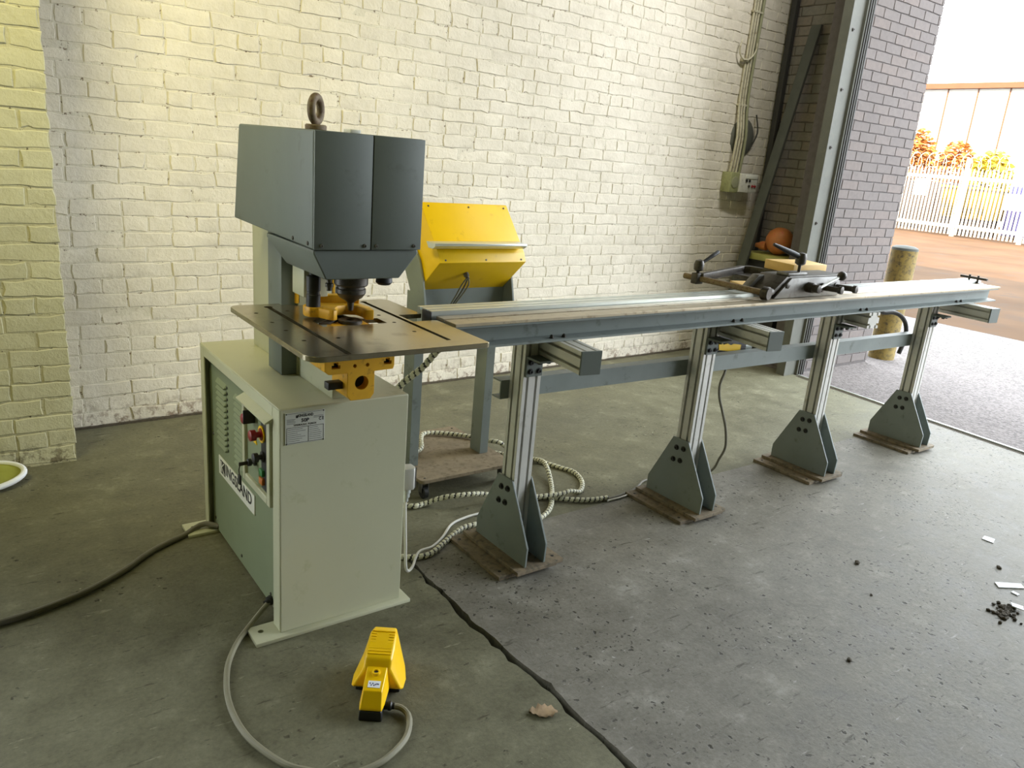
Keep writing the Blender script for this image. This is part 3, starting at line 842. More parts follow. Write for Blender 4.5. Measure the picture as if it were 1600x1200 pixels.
# head with its cover panels
HX0, HX1, HY, HZ0, HZ1 = 0.808, 1.136, 1.982, 1.214, 1.523
b = BM(); prism(b, [(HY+0.006, HZ0), (2.665, HZ0+0.012), (2.60, HZ1+0.004), (HY+0.006, HZ1)], 'x', HX0, HX1, 0.006, 3)
hd = obj('head_cover', b, 'grey_paint', pm)
for x0, x1 in ((HX0+0.001, 0.9745), (0.9775, HX1-0.001)):
    b = BM(); box(b, x0, x1, HY-0.002, HY+0.007, HZ0+0.001, HZ1-0.001, 0.0022)
    obj('front_panel', b, 'grey_paint', hd)
b = BM(); box(b, 0.9742, 0.9778, HY+0.001, HY+0.006, HZ0+0.002, HZ1-0.002); obj('panel_joint', b, 'slot_black', hd)
sf = BM(); lathe(sf, [(0.0055, 0), (0.0055, 0.002), (0.0042, 0.004), (0.0025, 0.004), (0.0025, 0.002), (0, 0.002)], (0, 0, 0), (0, -1, 0), 14); sfm = mesh_from('screw', sf, 'grey_steel')
for x in (0.830, 0.957, 0.992, 1.112): instance('screw', sfm, hd, Vector((x, HY-0.002, HZ0+0.012))-O0)
for y in (2.02, 2.13): instance('screw', scm, hd, Vector((HX0, y, HZ0+0.014))-O0)
# tapered lower housing
b = BM()
top = [(0.812, 1.992), (1.132, 1.992), (1.132, 2.36), (0.812, 2.36)]
bot = [(0.852, 1.998), (1.078, 1.998), (1.078, 2.30), (0.852, 2.30)]
mid = [(0.812, 1.99), (1.132, 1.99), (1.132, 2.36), (0.812, 2.36)]
rings = [[b.verts.new((x, y, z)) for x, y in r] for r, z in ((top, 1.2135), (mid, 1.203), (bot, 1.130))]
fs = [b.faces.new(rings[0]), b.faces.new(rings[-1][::-1])]
for A, B_ in zip(rings, rings[1:]):
    for k in range(4): fs.append(b.faces.new((A[k], B_[k], B_[(k+1) % 4], A[(k+1) % 4])))
bmesh.ops.recalc_face_normals(b, faces=fs)
hs = obj('lower_housing', b, 'grey_paint', pm)
md = hs.modifiers.new('bev', 'BEVEL'); md.width = 0.003; md.segments = 2
# ram, punch, adjusters
b = BM(); lathe(b, [(0.050, 0), (0.050, 0.032), (0.047, 0.036), (0.041, 0.037), (0.041, 0.044), (0.044, 0.046), (0.044, 0.058), (0.034, 0.072), (0.016, 0.083), (0.0105, 0.088), (0.008, 0.112), (0.0, 0.112)], (0.973, 2.098, 1.131), (0, 0, -1), 32)
obj('punch_ram', b, 'dark_steel', pm)
b = BM(); lathe(b, [(0.012, 0), (0.012, 0.012), (0.024, 0.016), (0.026, 0.030), (0.018, 0.038), (0, 0.040)], (1.082, 2.10, 1.131), (0, 0, -1), 20); obj('adjusting_knob', b, 'black_plastic', pm)
b = BM(); lathe(b, [(0.008, 0), (0.008, 0.022), (0.012, 0.024), (0.012, 0.034), (0.008, 0.035), (0.008, 0.045), (0, 0.045)], (0.893, 2.07, 1.131), (0, 0, -1), 14); obj('limit_screw', b, 'dark_steel', pm)
# stripper fork
b = BM(); box(b, 0.870, 0.948, 2.205, 2.30, 1.04, 1.128, 0.004); obj('stripper_bracket', b, 'cream_paint', pm)
b = BM()
prism(b, [(0.858, 2.168), (0.866, 2.146), (0.888, 2.136), (0.905, 2.098), (0.915, 2.086), (0.930, 2.094), (0.930, 2.112), (0.938, 2.128), (0.955, 2.150), (0.985, 2.158), (1.012, 2.142), (1.016, 2.110), (1.012, 2.075), (1.036, 2.068), (1.048, 2.12), (1.040, 2.165), (1.010, 2.190), (0.965, 2.200), (0.930, 2.215), (0.880, 2.210), (0.862, 2.192)], 'z', 0.992, 1.022, 0.003)
o = obj('stripper_fork', b, 'casting_yellow', pm); lab(o, 'yellow forked stripper arm')
b = BM(); prism(b, [(0.920, 2.215), (0.965, 2.202), (1.010, 2.192), (1.036, 2.172), (1.046, 2.20), (1.01, 2.228), (0.93, 2.24)], 'z', 1.018, 1.045, 0.003); obj('fork_rib', b, 'casting_yellow', o)
b = BM(); lathe(b, [(0.021, 0), (0.021, 0.035), (0.019, 0.037), (0.019, 0.045), (0.021, 0.047), (0.021, 0.09), (0.012, 0.095), (0.012, 0.11)], (0.884, 2.165, 1.022), (0, 0, 1), 20); obj('stripper_post', b, 'black_plastic', pm)
# lifting eye and vent plug
ex, ey = 0.889, 2.17
b = BM(); cyl(b, (ex, ey, HZ1), (ex, ey, HZ1+0.016), 0.030, 24, 0.003)
eb = obj('lifting_eye', b, 'rusty_iron', pm); lab(eb, 'rusty steel lifting eye')
b = BM(); segs = 28
ring = [Vector((ex+0.030*math.cos(2*math.pi*k/segs)*math.cos(0.75), ey+0.030*math.cos(2*math.pi*k/segs)*math.sin(0.75), HZ1+0.016+0.030+0.010+0.033*math.sin(2*math.pi*k/segs))) for k in range(segs+1)]
tube(b, ring, 0.0115, 12, smooth=False, closed_ends=False); obj('eye_ring', b, 'rusty_iron', eb)
b = BM(); box(b, 0.985, 1.018, 2.15, 2.20, HZ1, HZ1+0.012, 0.003); obj('vent_plug', b, 'white_plate', pm)

# ------------------------------------------------------------------ foot pedal
PA = Vector((0.8105, 1.566, 0)); U = Vector((0.585, 0.811, 0)).normalized(); Vd = Vector((U.y, -U.x, 0))
fp = thing('foot_pedal', 'yellow hooded foot pedal with black base standing on the floor', 'foot switch', PA)
def pw(u, v, z): return PA+U*u+Vd*v+Vector((0, 0, z))
def loft(rings, mat, name, parent, bev=0.0):
    b = BM(); R_ = [[b.verts.new(pw(*p)) for p in r] for r in rings]
    n = len(R_[0]); fs = [b.faces.new(R_[0]), b.faces.new(R_[-1][::-1])]
    for A, B_ in zip(R_, R_[1:]):
        for k in range(n): fs.append(b.faces.new((A[k], B_[k], B_[(k+1) % n], A[(k+1) % n])))
    bmesh.ops.recalc_face_normals(b, faces=fs)
    o = obj(name, b, mat, parent, True, 0.5)
    if bev:
        md = o.modifiers.new('bev', 'BEVEL'); md.width = bev; md.segments = 3; md.limit_method = 'ANGLE'; md.angle_limit = 0.35
    return o
def sect(u, wt, wb, z0, z1): return [(u, -wb, z0), (u, wb, z0), (u, wt, z1), (u, -wt, z1)]
loft([sect(0.0, 0.030, 0.032, 0, 0.030), sect(0.12, 0.031, 0.033, 0, 0.032), sect(0.125, 0.062, 0.064, 0, 0.020), sect(0.262, 0.050, 0.052, 0, 0.020)], 'black_plastic', 'base', fp, 0.003)
loft([sect(0.002, 0.0285, 0.031, 0.031, 0.036), sect(0.030, 0.0255, 0.035, 0.031, 0.074), sect(0.10, 0.028, 0.037, 0.031, 0.092), sect(0.150, 0.029, 0.038, 0.031, 0.100)], 'pedal_yellow', 'tail_cover', fp, 0.004)
hood = loft([sect(0.104, 0.034, 0.070, 0.026, 0.088), sect(0.122, 0.036, 0.076, 0.014, 0.112), sect(0.165, 0.038, 0.078, 0.012, 0.124), sect(0.220, 0.037, 0.068, 0.012, 0.132), sect(0.258, 0.033, 0.050, 0.012, 0.122)], 'pedal_yellow', 'hood', fp, 0.006)
b = BM()
for k in range(9):
    u = 0.134+k*0.0105; z = 0.112+(u-0.122)*0.205+(0.0015 if u < 0.2 else 0.0008)
    for v0, v1 in (((-0.033, 0.033),) if k in (0, 1, 2, 8) else ((-0.033, -0.018), (0.018, 0.033))):
        vs = [b.verts.new(pw(u+du, v, z+dz)) for du in (0, 0.0042) for v in (v0, v1) for dz in (-0.003, 0.0016)]
        for f in ((0, 1, 3, 2), (4, 6, 7, 5), (0, 4, 5, 1), (2, 3, 7, 6), (0, 2, 6, 4), (1, 5, 7, 3)): b.faces.new([vs[i] for i in f])
obj('grip_rib', b, 'pedal_yellow', hood, False)
b = BM(); lathe(b, [(0.012, -0.004), (0.012, 0.004), (0.0075, 0.0045), (0.0075, -0.002), (0, -0.002)], pw(0.088, 0.0, 0.090), (0, 0, 1), 18); sb = obj('fixing_boss', b, 'safety_yellow', fp)
b = BM(); lathe(b, [(0.0065, -0.001), (0.0065, 0.0012), (0, 0.0012)], pw(0.088, 0.0, 0.090), (0, 0, 1), 14); obj('fixing_screw', b, 'dark_steel', sb)
b = BM(); vs = [b.verts.new(pw(u, v, z)) for u, v, z in ((0.040, -0.016, 0.0766), (0.040, 0.018, 0.0766), (0.061, 0.018, 0.0820), (0.061, -0.016, 0.0820))]
b.faces.new(vs); bmesh.ops.recalc_face_normals(b, faces=b.faces)
f = b.faces[:][0] if hasattr(b.faces, '__getitem__') else list(b.faces)[0]
if f.normal.z < 0: f.normal_flip()
ex_ = bmesh.ops.extrude_face_region(b, geom=[f]); bmesh.ops.translate(b, verts=[v for v in ex_['geom'] if isinstance(v, bmesh.types.BMVert)], vec=(0, 0, 0.0012))
sk = obj('sticker', b, 'white_paper', fp, False); lab(sk, 'small white sticker with a blue-grey mark')
b = BM()
for q in range(7):
    u0, v0 = random.uniform(0.044, 0.053), -0.012+q*0.0038
    vs = [b.verts.new(pw(u0+du, v0+dv, 0.0766+(u0+du-0.040)*0.257+0.0016)) for du, dv in ((0, 0), (0, 0.003), (0.004, 0.003), (0.004, 0))]; b.faces.new(vs)
obj('sticker_print', b, 'blue_paint', sk, False)
b = BM(); lathe(b, [(0.011, 0), (0.011, 0.010), (0.013, 0.011), (0.013, 0.018), (0.009, 0.022), (0.009, 0.028)], pw(0.045, 0.032, 0.018), Vd, 16); obj('cable_gland', b, 'black_plastic', fp)

# ------------------------------------------------------------------ cables on the floor
def cable(name, pts, r, mat, label, z=None, cat='cable', wrap=None, parent=None, step=0.015, segs=10):
    P = [(p[0], p[1], (r+0.001 if z is None else z) if len(p) == 2 else p[2]) for p in pts]
    b = BM(); tube(b, P, r, segs, step, wrap=wrap)
    o = obj(name, b, mat, parent, smooth=not wrap)
    if parent is None: tag(o, label, cat)
    return o
gp = pw(0.045, 0.058, 0.018)
cable('pedal_cable', [(gp.x, gp.y, 0.018), (0.899, 1.556, 0.015), (0.906, 1.528, 0.011), (0.890, 1.490), (0.855, 1.450), (0.801, 1.421), (0.751, 1.409), (0.69, 1.415), (0.635, 1.448), (0.593, 1.486), (0.562, 1.522), (0.534, 1.585), (0.512, 1.663), (0.506, 1.748), (0.513, 1.832), (0.533, 1.913), (0.562, 1.988), (0.612, 2.068), (0.67, 2.13, 0.013), (0.72, 2.166, 0.03), (0.768, 2.20, 0.045)], 0.0085, 'cable_grey', 'grey cable looping from the yellow foot pedal to the machine cabinet')
b = BM(); lathe(b, [(0.016, 0), (0.016, 0.012), (0.011, 0.014), (0.011, 0.026)], (0.762, 2.195, 0.043), (-0.9, -0.4, -0.2), 14); obj('cable_gland', b, 'black_plastic', sp)
cable('power_cable', [(-0.3, 2.47), (-0.1, 2.485), (0.032, 2.502), (0.116, 2.514), (0.207, 2.541), (0.28, 2.571), (0.36, 2.619), (0.43, 2.672), (0.481, 2.72), (0.545, 2.766), (0.641, 2.815), (0.69, 2.84, 0.020), (0.725, 2.835, 0.032), (0.766, 2.79, 0.032)], 0.0105, 'cable_dark', 'thick dark grey power cable running off to the left below the pilaster')
WR = (0.024, 0.62, 0.0022)
def hose(pts, label, r=0.0095):
    o = cable('spiral_wrapped_hose', pts, r, ['cable_black', 'hose_wrap'], label, wrap=WR, step=0.004, segs=12, cat='hose')
    o['group'] = 'spiral wrapped hoses behind the punching machine'
    return o
hose([(1.30, 2.62, 0.05), (1.40, 2.68, 0.02), (1.497, 2.683, 0.013), (1.545, 2.644, 0.013), (1.600, 2.643, 0.016), (1.66, 2.615, 0.04), (1.72, 2.58, 0.055), (1.78, 2.565, 0.055), (1.84, 2.565, 0.045), (1.90, 2.55, 0.03), (1.98, 2.52, 0.013), (2.06, 2.49, 0.013), (2.127, 2.462, 0.013), (2.18, 2.42, 0.013), (2.241, 2.376, 0.013), (2.31, 2.342, 0.013), (2.395, 2.326, 0.013)], 'black and white wrapped hose arching over the floor beside the console caster')
hose([(1.16, 2.42, 0.06), (1.21, 2.36, 0.03), (1.286, 2.299), (1.342, 2.263), (1.402, 2.259), (1.476, 2.299), (1.548, 2.343), (1.626, 2.381), (1.69, 2.385), (1.78, 2.38), (1.88, 2.34), (1.958, 2.311), (2.009, 2.32), (2.085, 2.37), (2.167, 2.46), (2.255, 2.576), (2.31, 2.676, 0.034), (2.350, 2.77, 0.036), (2.343, 2.88), (2.27, 2.97), (2.20, 3.05), (2.16, 3.13)], 'black and white wrapped hose looping past the nearest stand foot')
hose([(2.055, 2.449, 0.034), (2.12, 2.43, 0.036), (2.19, 2.418, 0.036), (2.242, 2.423, 0.036), (2.32, 2.444), (2.383, 2.494), (2.43, 2.566), (2.449, 2.644), (2.422, 2.712), (2.386, 2.80), (2.33, 2.86, 0.02), (2.24, 2.88, 0.06), (2.175, 2.90, 0.115), (2.126, 2.955, 0.118), (2.076, 3.044, 0.116), (1.999, 3.117, 0.116), (1.928, 3.156, 0.118), (1.870, 3.150, 0.122), (1.825, 3.09, 0.120), (1.775, 3.00, 0.116), (1.70, 2.96, 0.116), (1.60, 2.97, 0.11), (1.50, 2.99, 0.05), (1.40, 3.0, 0.013)], 'black and white wrapped hose lying over the back of the console base board')
cable('sensor_cable', [(1.183, 2.085, 0.355), (1.185, 2.085, 0.30), (1.20, 2.10, 0.18), (1.225, 2.13, 0.06), (1.29, 2.20, 0.014), (1.36, 2.275, 0.022), (1.438, 2.306, 0.010), (1.518, 2.360), (1.605, 2.436), (1.687, 2.464), (1.78, 2.47), (1.95, 2.46), (2.05, 2.43)], 0.0055, 'cable_white', 'thin white cable hanging from the connector plug on the cabinet side')
hose([(1.17, 2.45, 0.36), (1.22, 2.43, 0.44), (1.262, 2.41, 0.54), (1.283, 2.385, 0.62), (1.298, 2.365, 0.668), (1.325, 2.34, 0.706), (1.358, 2.315, 0.745), (1.388, 2.298, 0.790), (1.410, 2.27, 0.835), (1.425, 2.23, 0.880)], 'black and white wrapped hose climbing from behind the cabinet to the beam underside', r=0.0105)
cable('floor_cable', [(2.36, 2.325), (2.45, 2.326), (2.507, 2.334), (2.56, 2.34), (2.62, 2.36, 0.010), (2.72, 2.40, 0.010), (2.86, 2.37, 0.010), (2.98, 2.31, 0.011), (3.045, 2.26, 0.06), (3.055, 2.235, 0.13), (3.060, 2.215, 0.20), (3.023, 2.205, 0.306), (2.97, 2.20, 0.40), (2.927, 2.20, 0.483), (2.916, 2.20, 0.548), (2.946, 2.205, 0.614), (2.98, 2.25, 0.66)], 0.0062, 'cable_dark', 'grey brown cable hanging under the rail between the second and third stands')
cable('floor_cable', [(2.38, 2.312), (2.47, 2.312), (2.545, 2.325), (2.62, 2.345, 0.008)], 0.0050, 'cable_white', 'short pale cable lying on the floor at the second stand foot')

# ------------------------------------------------------------------ control console on its stand
ck = thing('control_console', 'tilted yellow control console on a grey stand with castored base board', 'console', (1.85, 2.95, 0))
b = BM(); prism(b, rrect(1.600, 2.110, 2.685, 3.24, 0.02), 'z', 0.086, 0.102, 0.001, 1); obj('base_board', b, 'board_wood', ck)
b = BM()
for x, y in ((1.63, 2.71), (2.08, 2.71), (1.63, 3.21), (2.08, 3.21)): lathe(b, [(0.005, 0), (0.005, 0.002), (0, 0.003)], (x, y, 0.102), (0, 0, 1), 10)
obj('board_bolt', b, 'dark_steel', ck)
for x, y in ((1.637, 2.731), (2.07, 2.731), (1.637, 3.19), (2.07, 3.19)):
    b = BM(); cyl(b, (x, y, 0.073), (x, y, 0.086), 0.022, 16); box(b, x-0.019, x-0.015, y-0.018, y+0.012, 0.03, 0.076, 0.001); box(b, x+0.015, x+0.019, y-0.018, y+0.012, 0.03, 0.076, 0.001)
    cf = obj('caster', b, 'grey_steel', ck)
    b = BM(); cyl(b, (x-0.012, y-0.008, 0.0295), (x+0.012, y-0.008, 0.0295), 0.029, 22, 0.003); obj('wheel', b, 'black_plastic', cf)
for x0 in (1.628, 2.016):
    b = BM(); t_ = 0.006
    prism(b, [(x0, 2.85), (x0+0.046, 2.85), (x0+0.046, 2.85+t_), (x0+t_, 2.85+t_), (x0+t_, 2.938), (x0, 2.938)], 'z', 0.1025, 0.905, 0.001, 1)
    obj('leg', b, 'steel_grey_paint', ck)
    b = BM(); prism(b, [(x0, 3.19), (x0+0.046, 3.19), (x0+0.046, 3.184), (x0+t_, 3.184), (x0+t_, 3.10), (x0, 3.10)], 'z', 0.1025, 0.905, 0.001, 1) if False else None
    if b: obj('leg', b, 'steel_grey_paint', ck)
# side cheeks, back plate
for x0, x1 in ((1.616, 1.626), (2.074, 2.084)):
    b = BM(); prism(b, [(2.745, 0.80), (2.892, 0.80), (2.892, 0.91), (2.94, 0.985), (3.02, 1.09), (2.95, 1.17), (2.83, 1.055), (2.79, 0.97)], 'x', x0, x1, 0.001, 1); obj('cheek', b, 'steel_grey_paint', ck)
b = BM(); box(b, 1.627, 2.073, 2.84, 2.848, 0.78, 0.93); obj('back_plate', b, 'steel_grey_paint', ck)
# tilted box
YB = [(2.862, 1.285), (2.700, 1.098), (2.683, 1.060), (2.845, 0.918), (2.862, 0.918), (3.02, 1.105), (3.02, 1.14), (2.885, 1.285)]
b = BM(); prism(b, YB, 'x', 1.630, 2.070, 0.004, 2)
bx = obj('console_box', b, 'safety_yellow', ck); lab(bx, 'yellow tilted console box')
b = BM(); prism(b, [(2.735, 1.142), (2.664, 1.140), (2.660, 1.132), (2.680, 1.118), (2.716, 1.118)], 'x', 1.592, 2.052, 0.001, 1); lab(obj('ledge', b, 'bright_aluminium', ck), 'grey metal paper ledge')
b = BM()
dn = Vector((0, -0.756, 0.654))
for x in (1.66, 1.86, 2.045): lathe(b, [(0.004, 0), (0.004, 0.002), (0, 0.0025)], (x, 2.850, 1.272), dn, 10)
obj('screw', b, 'dark_steel', bx)
b = BM()
for x in (1.66, 1.86, 2.045): lathe(b, [(0.004, 0), (0.004, 0.002), (0, 0.0025)], (x, 2.688, 1.070), (0, -0.91, 0.41), 10)
obj('screw', b, 'dark_steel', bx)
b = BM(); lathe(b, [(0.012, 0), (0.012, 0.012), (0.008, 0.016), (0.008, 0.026)], (1.80, 2.745, 1.004), (0, -0.66, -0.75), 14); obj('cable_gland', b, 'grey_steel', bx)
for k, (dx, mat) in enumerate(((-0.012, 'cable_grey'), (0.0, 'cable_dark'), (0.012, 'cable_grey'))):
    b = BM(); tube(b, [(1.80+dx*0.4, 2.73, 0.985), (1.80+dx*1.5, 2.745, 0.955), (1.792+dx*1.2, 2.78, 0.90), (1.785+dx, 2.80, 0.87), (1.782+dx, 2.815, 0.84)], 0.0035, 8); obj('console_cable', b, mat, ck)

# ------------------------------------------------------------------ material support table: beam on four stands
st = thing('support_table', 'long grey steel support beam on four slotted aluminium stands beside the punching machine', 'support table', (3.2, 2.1, 0))
BX0, BX1, BY, BZ0, BZ1 = 1.247, 5.10, 1.966, 0.902, 0.978
b = BM(); prism(b, [(BY, BZ0), (2.070, BZ0), (2.070, BZ1), (BY, BZ1), (BY, BZ1-0.007), (2.012, BZ1-0.011), (2.014, BZ0+0.011), (BY, BZ0+0.007)], 'x', BX0, BX1)
beam = obj('channel_beam', b, 'steel_grey_paint', st)
b = BM(); box(b, BX0, BX1-0.02, 2.072, 2.185, BZ0, BZ1-0.03); obj('rear_beam', b, 'steel_grey_paint', st)
for y0, y1, x0 in ((BY-0.004, 2.028, 1.262), (2.040, 2.087, 1.266)):
    b = BM(); box(b, x0, BX1+0.012, y0, y1, BZ1, 0.988, 0.0008, 1); obj('wear_strip', b, 'strip_steel', st)
b = BM(); box(b, 1.266, BX1, 2.028, 2.040, BZ1, 0.9787); obj('strip_gap', b, 'slot_black', st)
# aluminium guide rail with grooves
rail = [(2.094, 0.950), (2.186, 0.950), (2.186, 1.002), (2.166, 1.002), (2.166, 0.994), (2.158, 0.994), (2.158, 1.002), (2.124, 1.002), (2.124, 0.994), (2.116, 0.994), (2.116, 1.002), (2.094, 1.002)]
b = BM(); prism(b, rail, 'x', 1.252, 5.155); obj('guide_rail', b, 'bright_aluminium', st)
b = BM(); box(b, 1.2455, 1.2515, 2.090, 2.145, 0.955, 1.000, 0.002); obj('rail_stop', b, 'black_plastic', st)
# T-shaped stop on the far end
b = BM(); cyl(b, (5.09, 2.035, 1.018), (5.10, 2.195, 1.018), 0.0075, 12)
for y in (2.09, 2.14): cyl(b, (5.093, y, 0.99), (5.093, y, 1.035), 0.006, 10)
obj('end_stop', b, 'dark_steel', st)
b = BM(); box(b, 5.08, 5.135, 2.07, 2.10, 0.978, 0.992, 0.002); obj('end_clamp', b, 'dark_steel', st)
hb = BM(); lathe(hb, [(0.009, 0), (0.009, 0.002), (0.0068, 0.002), (0.0068, 0.008), (0.004, 0.009), (0.004, 0.012), (0, 0.012)], (0, 0, 0), (0, 0, 1), 12); hbm = mesh_from('flange_bolt', hb, 'dark_steel')
S0 = Vector((3.2, 2.1, 0))
POSTS = (1.690, 2.672, 3.652, 4.655)
for c in POSTS:
    for dx in (-0.02, 0.035): instance('flange_bolt', hbm, beam, Vector((c+dx, 1.985, BZ0+0.009))-S0)
# the stands
PY = 2.135
prof80 = tslot(0.080, 0.080)
bg = BM(); hexbolt(bg, (0, 0, 0), (-1, 0, 0), 0.0085, 0.008); bgm = mesh_from('gusset_bolt', bg, 'black_plastic')
bb = BM(); hexbolt(bb, (0, 0, 0), (0, -1, 0), 0.0075, 0.008); bbm = mesh_from('bracket_bolt', bb, 'black_plastic')
for i, c in enumerate(POSTS):
    b = BM(); prism(b, [(c+x, PY+y) for x, y in prof80], 'z', 0.032, 0.9005)
    po = obj('post', b, 'aluminium', st, smooth=False)
    lab(po, ('nearest', 'second', 'third', 'farthest')[i]+' slotted aluminium post')
    gp_ = [(1.975, 0.031), (2.305, 0.031), (2.305, 0.098), (2.186, 0.335), (2.098, 0.335), (1.972, 0.110)]
    for x0, x1 in ((c-0.049, c-0.0405), (c+0.0405, c+0.049)):
        b = BM(); prism(b, gp_, 'x', x0, x1, 0.0008, 1); obj('gusset', b, 'steel_grey_paint', po)
    for y, z in ((2.118, 0.295), (2.158, 0.290), (2.128, 0.235), (2.168, 0.230)): instance('gusset_bolt', bgm, po, Vector((c-0.049, y, z))-S0)
    b = BM(); box(b, c-0.095, c+0.092, 1.955, 2.33, 0.016, 0.031, 0.001, 1); obj('base_plate', b, 'rusty_steel', po)
    for x0, x1 in ((c-0.157, c-0.068), (c+0.058, c+0.150)):
        b = BM(); box(b, x0, x1, 1.985, 2.335, 0, 0.0155, 0.001, 1); fs_ = obj('foot_strip', b, 'rusty_steel', po)
    b = BM()
    for x in (c-0.130, c+0.122):
        for y in (2.02, 2.30): cyl(b, (x, y, 0.0150), (x, y, 0.0162), 0.0065, 12)
    obj('foot_hole', b, 'slot_black', po)
    # arm lying across the post top
    y0 = 1.82 if i != 2 else 1.955
    AR = Matrix.Translation((c+(0.022, 0.053, 0.075, 0.10)[i], y0, 0)) @ Matrix.Rotation(-0.14, 4, 'Z') @ Matrix.Translation((-c, -y0, 0))
    b = BM(); prism(b, [(c+x, 0.861+z) for x, z in prof80], 'y', y0+0.004, 2.24); bmesh.ops.transform(b, matrix=AR, verts=b.verts); obj('arm', b, 'aluminium', po, smooth=False)
    if i != 2:
        b = BM(); box(b, c-0.041, c+0.041, y0-0.003, y0+0.004, 0.820, 0.902, 0.001, 1); bmesh.ops.transform(b, matrix=AR, verts=b.verts); obj('arm_end_cap', b, 'grey_paint', po)
    # angle bracket with four bolts
    b = BM(); prism(b, [(2.095, 0.742), (2.095, 0.8195), (2.015, 0.8195), (2.015, 0.811), (2.086, 0.811), (2.086, 0.742)], 'x', c-0.036, c+0.037, 0.0008, 1); br = obj('bracket', b, 'grey_paint', po)
    for x in (c-0.018, c+0.020):
        for z in (0.762, 0.796): instance('bracket_bolt', bbm, po, Vector((x, 2.086, z))-S0)
    b = BM()
    for x in (c-0.018, c+0.020):
        for y in (2.035, 2.062): lathe(b, [(0.009, 0), (0.0075, 0.008), (0, 0.008)], (x, y, 0.811), (0, 0, -1), 10)
    obj('bracket_underbolt', b, 'black_plastic', po)
# tie rail along the back of the posts, falling slightly
b = BM()
def tie(x): return 0.637-(x-1.61)*0.0085
yA, yB = 2.176, 2.226
prof = [(yA, 0), (yA, 0.072), (yB, 0.072), (yB, 0.066), (yA+0.006, 0.066), (yA+0.006, 0.006), (yB, 0.006), (yB, 0)]
A = [b.verts.new((1.612, y, tie(1.612)+z)) for y, z in prof]; B_ = [b.verts.new((4.70, y, tie(4.70)+z)) for y, z in prof]
fs = [b.faces.new(A), b.faces.new(B_[::-1])]+[b.faces.new((A[k], B_[k], B_[(k+1) % 8], A[(k+1) % 8])) for k in range(8)]
bmesh.ops.recalc_face_normals(b, faces=fs); obj('tie_rail', b, 'steel_grey_paint', st)
# drive unit with yellow label hung behind the second stand
b = BM(); box(b, 2.90, 3.135, 2.25, 2.36, 0.64, 0.80, 0.003); du = obj('drive_unit', b, 'black_plastic', st); lab(du, 'dark box with a torn yellow label')
b = BM()
for k in range(6): box(b, 2.905, 3.13, 2.246, 2.251, 0.65+k*0.012, 0.656+k*0.012)
obj('cooling_fin', b, 'cable_black', du)
b = BM(); prism(b, [(2.925, 0.702), (3.085, 0.677), (3.088, 0.716), (3.03, 0.724), (3.01, 0.719), (2.98, 0.731), (2.955, 0.725), (2.94, 0.737), (2.93, 0.729), (2.918, 0.735)], 'y', 2.2445, 2.2465); lab(obj('yellow_label', b, 'safety_yellow', du), 'torn yellow label')
b = BM(); box(b, 3.135, 3.20, 2.26, 2.34, 0.66, 0.735, 0.003); obj('terminal_box', b, 'bright_aluminium', du)
cable('drive_cable', [(3.17, 2.30, 0.66), (3.20, 2.28, 0.70), (3.28, 2.27, 0.725), (3.33, 2.275, 0.715), (3.37, 2.285, 0.66)], 0.007, 'cable_black', '', parent=st)
cable('cable_loop', [(4.22, 2.25, 0.86), (4.36, 2.25, 0.812), (4.48, 2.25, 0.804), (4.575, 2.25, 0.780), (4.65, 2.25, 0.735), (4.69, 2.25, 0.67), (4.685, 2.25, 0.60), (4.66, 2.25, 0.54)], 0.013, 'cable_black', '', parent=st)

# ------------------------------------------------------------------ sliding stop carriage on the rail
cg = thing('stop_carriage', 'dark steel sliding stop carriage with clamp levers on the support beam', 'stop carriage', (3.1, 2.05, 0.99))
b = BM(); prism(b, [(2.955, 0.9895), (3.455, 0.9895), (3.475, 1.02), (3.44, 1.078), (3.065, 1.078)], 'y', 2.02, 2.055, 0.002)
obj('front_cheek', b, 'grey_steel', cg)
b = BM(); prism(b, [(2.905, 1.0035), (3.42, 1.0035), (3.42, 1.05), (3.05, 1.075), (2.99, 1.075)], 'y', 2.14, 2.18, 0.002); obj('rear_cheek', b, 'grey_steel', cg)
b = BM(); prism(b, [(2.93, 1.0035), (2.962, 1.0035), (3.07, 1.082), (3.04, 1.084)], 'y', 2.03, 2.17, 0.003); obj('wedge_plate', b, 'dark_steel', cg)
b = BM(); box(b, 3.06, 3.50, 2.03, 2.17, 1.078, 1.0845, 0.001, 1); obj('top_plate', b, 'grey_steel', cg)
b = BM(); box(b, 3.055, 3.20, 2.035, 2.10, 1.0845, 1.099, 0.003); obj('clamp_pad', b, 'grey_steel', cg)
b = BM(); cyl(b, (2.86, 2.0, 1.022), (2.785, 2.40, 1.034), 0.0135, 18, 0.002); obj('cross_rod', b, 'rusty_iron', cg)
b = BM(); lathe(b, [(0.026, 0), (0.030, 0.006), (0.030, 0.030), (0.022, 0.036)], (2.866, 1.985, 1.021), (-0.18, 0.98, 0), 18); cyl(b, (2.862, 2.0, 1.02), (2.94, 2.03, 1.02), 0.016, 14); obj('rod_boss', b, 'dark_steel', cg)
b = BM(); prism(b, [(2.79, 2.325), (3.32, 2.500), (3.375, 2.485), (3.42, 2.19), (3.385, 2.19), (3.345, 2.455), (3.315, 2.470), (2.80, 2.30)], 'z', 1.022, 1.058, 0.002); obj('stop_bar', b, 'dark_steel', cg)
b = BM(); box(b, 3.22, 3.34, 2.33, 2.45, 1.0, 1.024, 0.002); obj('bar_foot', b, 'dark_steel', cg)
